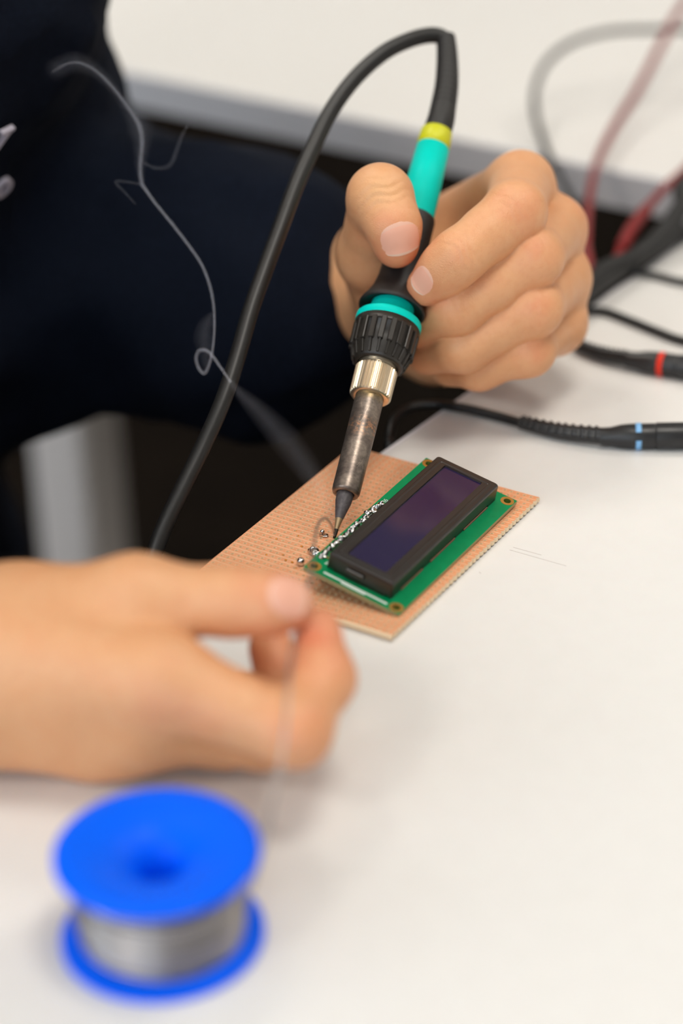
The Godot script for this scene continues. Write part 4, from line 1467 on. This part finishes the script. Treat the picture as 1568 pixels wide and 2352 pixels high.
func _ready() -> void:
	# camera
	var cam := Camera3D.new()
	cam.name = "camera"
	var att := CameraAttributesPhysical.new()
	att.frustum_focal_length = 57.1429   # 24 mm high frame at this length sees 23.7 degrees
	att.frustum_focus_distance = 0.818
	att.exposure_aperture = 2.45
	att.frustum_near = 0.05
	att.frustum_far = 50.0
	cam.attributes = att
	add_child(cam)
	cam.fov = rad_to_deg(2.0 * atan(1176.0 / 5600.0))
	cam.near = 0.05
	cam.far = 50.0
	cam.transform = Transform3D(Basis(Vector3(0.99961, -0.02400, 0.01395), Vector3(0.02776, 0.86419, -0.50239), Vector3(-0.00000, 0.50259, 0.86453)), Vector3(0.00, 418.44, 719.78) * MM)
	cam.current = true
	# environment
	var we := WorldEnvironment.new()
	we.name = "environment"
	var env := Environment.new()
	env.background_mode = Environment.BG_COLOR
	env.background_color = Color(0.90, 0.95, 1.0)
	env.background_energy_multiplier = SKY
	env.tonemap_mode = Environment.TONE_MAPPER_LINEAR
	env.tonemap_exposure = 1.04
	env.sdfgi_enabled = true
	env.ssao_enabled = true
	env.ssil_enabled = true
	we.environment = env
	add_child(we)
	materials()
	# room
	var X0 := -2600.0
	var X1 := 2300.0
	var Z0 := -2700.0
	var Z1 := 2500.0
	var R := Vector3.RIGHT
	var B := Vector3.BACK
	var U := Vector3.UP
	var mid := Vector3((X0 + X1) * 0.5, 610, (Z0 + Z1) * 0.5)
	var hx := (X1 - X0) * 0.5
	var hz := (Z1 - Z0) * 0.5
	var b := mb()
	b.cbox(Vector3(mid.x, -790, mid.z), R, U, B, hx, 50, hz, 1)
	structure("floor", b, M.floor, "dark brown floor of the workshop")
	b = mb()
	b.cbox(Vector3(mid.x, 2010, mid.z), R, U, B, hx + 100, 50, hz + 100, 1)
	structure("ceiling", b, M.ceiling, "plain white ceiling above the desks")
	window_wall("wall_left", "window_1", Vector3(X0 - 50, 0, 0), Vector3.BACK, Z0 - 100.0, Z1 + 100.0, 0.0, 2400.0, "off-white wall with a wide window behind the seated person", "wide window in three lights behind the seated person")
	window_wall("wall_front", "window_2", Vector3(0, 0, Z1 + 50), Vector3.RIGHT, X0, X1, -2450.0, 0.0, "off-white wall with a wide window facing the far desk", "wide window in three lights facing the far desk")
	for w in [["wall_right", Vector3(X1 + 50, 610, mid.z), 50.0, hz + 100.0], ["wall_back", Vector3(mid.x, 610, Z0 - 50), hx, 50.0]]:
		b = mb()
		b.cbox(w[1], R, U, B, w[2], 1350, w[3], 1)
		structure(w[0], b, M.wall, "plain off-white wall of the workshop")
	for q in [[-700, -950, "square ceiling light panel over the far desk beyond the person"], [1500, -950, "square ceiling light panel over the far desk's empty side"], [-1300, 1500, "square ceiling light panel between the two windows"], [400, 300, "square ceiling light panel over the near desk"]]:
		ceiling_light(q[0], q[1], q[2])
	# desks
	desk("desk", E3 - ED * 900.0, ED, EN, 900.0 + 268.0, 700.0, "white laminate desk carrying the stripboard, spool and test probes", [[60, 60], [60, 640], [1100, 640]], true)
	desk("desk", T2A - T2D * 160.0, T2D, T2N, 1500.0, 700.0, "white desk with a grey edge standing beyond the gap", [[52, 63], [1440, 63], [58, 637], [1440, 637]])
	stripboard()
	display()
	solder_beads()
	iron()
	spool()
	wire()
	var lead := [Vector3(66.16, 2.60, -55.30), Vector3(54.98, 2.00, -64.15), Vector3(44.96, 2.40, -69.09), Vector3(35.68, 0.98, -75.10), Vector3(26.85, 0.22, -74.66), Vector3(20.53, -0.88, -68.23), Vector3(18.13, -4.58, -59.15), Vector3(17.19, -12.96, -53.12), Vector3(10, -120, -80)]
	probe("test_probe", "black test probe with a light blue ring, lead looping over the desk edge", lead, Vector3(65.36, 2.90, -55.12), Vector3(93.69, 3.90, -41.39), Vector3(146.10, 5.00, -37.59), M.ring_blue, 2.5, 3.5, true)
	var lead2 := [Vector3(93.37, 2.40, -115.87), Vector3(88.29, 2.00, -123.79), Vector3(83.23, 2.00, -138.74), Vector3(81.25, 2.00, -159.55), Vector3(60, -8, -150), Vector3(45, -90, -165)]
	probe("test_probe", "black test probe with a bright red ring beside the knuckles", lead2, Vector3(91.71, 2.90, -116.09), Vector3(109.95, 3.90, -101.46), Vector3(159.26, 5.00, -79.74), M.ring_red, 2.4, 3.4, false)
	loose_lead("black_lead", "thin black cable lying on the desk between the hand and red-ringed probe", [Vector3(80.65, 1.80, -132.34), Vector3(90.14, 1.80, -143.42), Vector3(98.32, 1.80, -148.43), Vector3(105.99, 1.80, -147.94), Vector3(115.19, 1.80, -138.68), Vector3(124.14, 1.80, -128.81), Vector3(133.09, 1.80, -120.25), Vector3(153.05, 1.80, -108.89)], 1.75, M.probe_cable)
	loose_lead("black_lead", "thin grey-black cable crossing the far corner of the desk", [Vector3(92.00, 1.80, -163.34), Vector3(103.75, 3.00, -176.51), Vector3(116.81, 3.00, -183.23), Vector3(128.94, 1.80, -180.82), Vector3(140.28, 1.80, -173.36), Vector3(161.57, 1.80, -163.70)], 1.5, M.probe_cable)
	loose_lead("black_cable", "thick black cable lying along the desk edge beyond the hand", [Vector3(91.34, 5.69, -139.14), Vector3(100.79, 6.73, -157.10), Vector3(114.53, 4.92, -179.18), Vector3(131.46, 3.93, -201.74), Vector3(148.20, 4.00, -219.13), Vector3(173.69, 4.97, -242.83), Vector3(270, 4, -270), Vector3(380, 4, -280)], 3.4, M.lead_black)
	loose_lead("black_cable", "thick black cable rising from the desk corner beside the red lead", [Vector3(95.97, 8.67, -152.44), Vector3(108.15, 9.24, -170.12), Vector3(122.34, 7.54, -186.48), Vector3(134.53, 10.84, -199.98), Vector3(144.31, 16.70, -214.95), Vector3(156.14, 24.29, -230.93), Vector3(240, 40, -230), Vector3(320, 6, -200), Vector3(420, 4.5, -190)], 4.2, M.lead_black)
	loose_lead("black_lead", "black lead standing up in a wide loop over the far desk", [Vector3(420, 2, -400), Vector3(340, 4, -430), Vector3(250, 22, -440), Vector3(185.68, 29.12, -395.67), Vector3(168.71, 29.88, -396.12), Vector3(152.29, 30.94, -394.42), Vector3(133.32, 31.50, -391.27), Vector3(115.15, 29.33, -384.23), Vector3(102.15, 23.88, -372.96), Vector3(95.37, 16.97, -356.22), Vector3(94.24, 11.37, -339.09), Vector3(95.80, 6.52, -318.91), Vector3(98.77, 3.30, -293.91), Vector3(102.07, 3.73, -265.24), Vector3(103.65, 6.23, -226.21), Vector3(102.78, 11.59, -183.06), Vector3(99.65, 9.22, -155.08), Vector3(70, -20, -160)], 1.6, M.lead_black)
	loose_lead("red_lead", "red test lead rising in a slope across the far desk", [Vector3(480, 2.5, -560), Vector3(370, 6, -560), Vector3(265, 45, -530), Vector3(187.53, 46.13, -428.69), Vector3(167.58, 35.09, -404.93), Vector3(159.00, 28.03, -389.25), Vector3(143.01, 14.25, -358.11), Vector3(129.31, 9.52, -326.44), Vector3(118.08, 7.91, -290.81), Vector3(111.49, 9.83, -257.22), Vector3(106.00, 13.30, -218.75), Vector3(102.00, 14.65, -184.84), Vector3(98.34, 10.96, -159.56), Vector3(75, -30, -165)], 1.9, M.lead_red)
	loose_lead("red_lead", "short red test lead with a dark red sleeve at the desk corner", [Vector3(430, 2.5, -330), Vector3(330, 5, -345), Vector3(240, 12, -340), Vector3(178.24, 15.64, -301.08), Vector3(152.44, 9.73, -268.73), Vector3(141.49, 9.10, -251.01), Vector3(130.47, 9.06, -227.86), Vector3(122.34, 10.67, -205.66), Vector3(116.23, 9.98, -187.90), Vector3(108.06, 6.53, -168.55)], 1.9, M.lead_red, [Vector3(131.49, 9.04, -230.16), Vector3(122.34, 10.67, -205.66), Vector3(116.72, 10.17, -189.17)])
	person()
	stool()
	smoke()
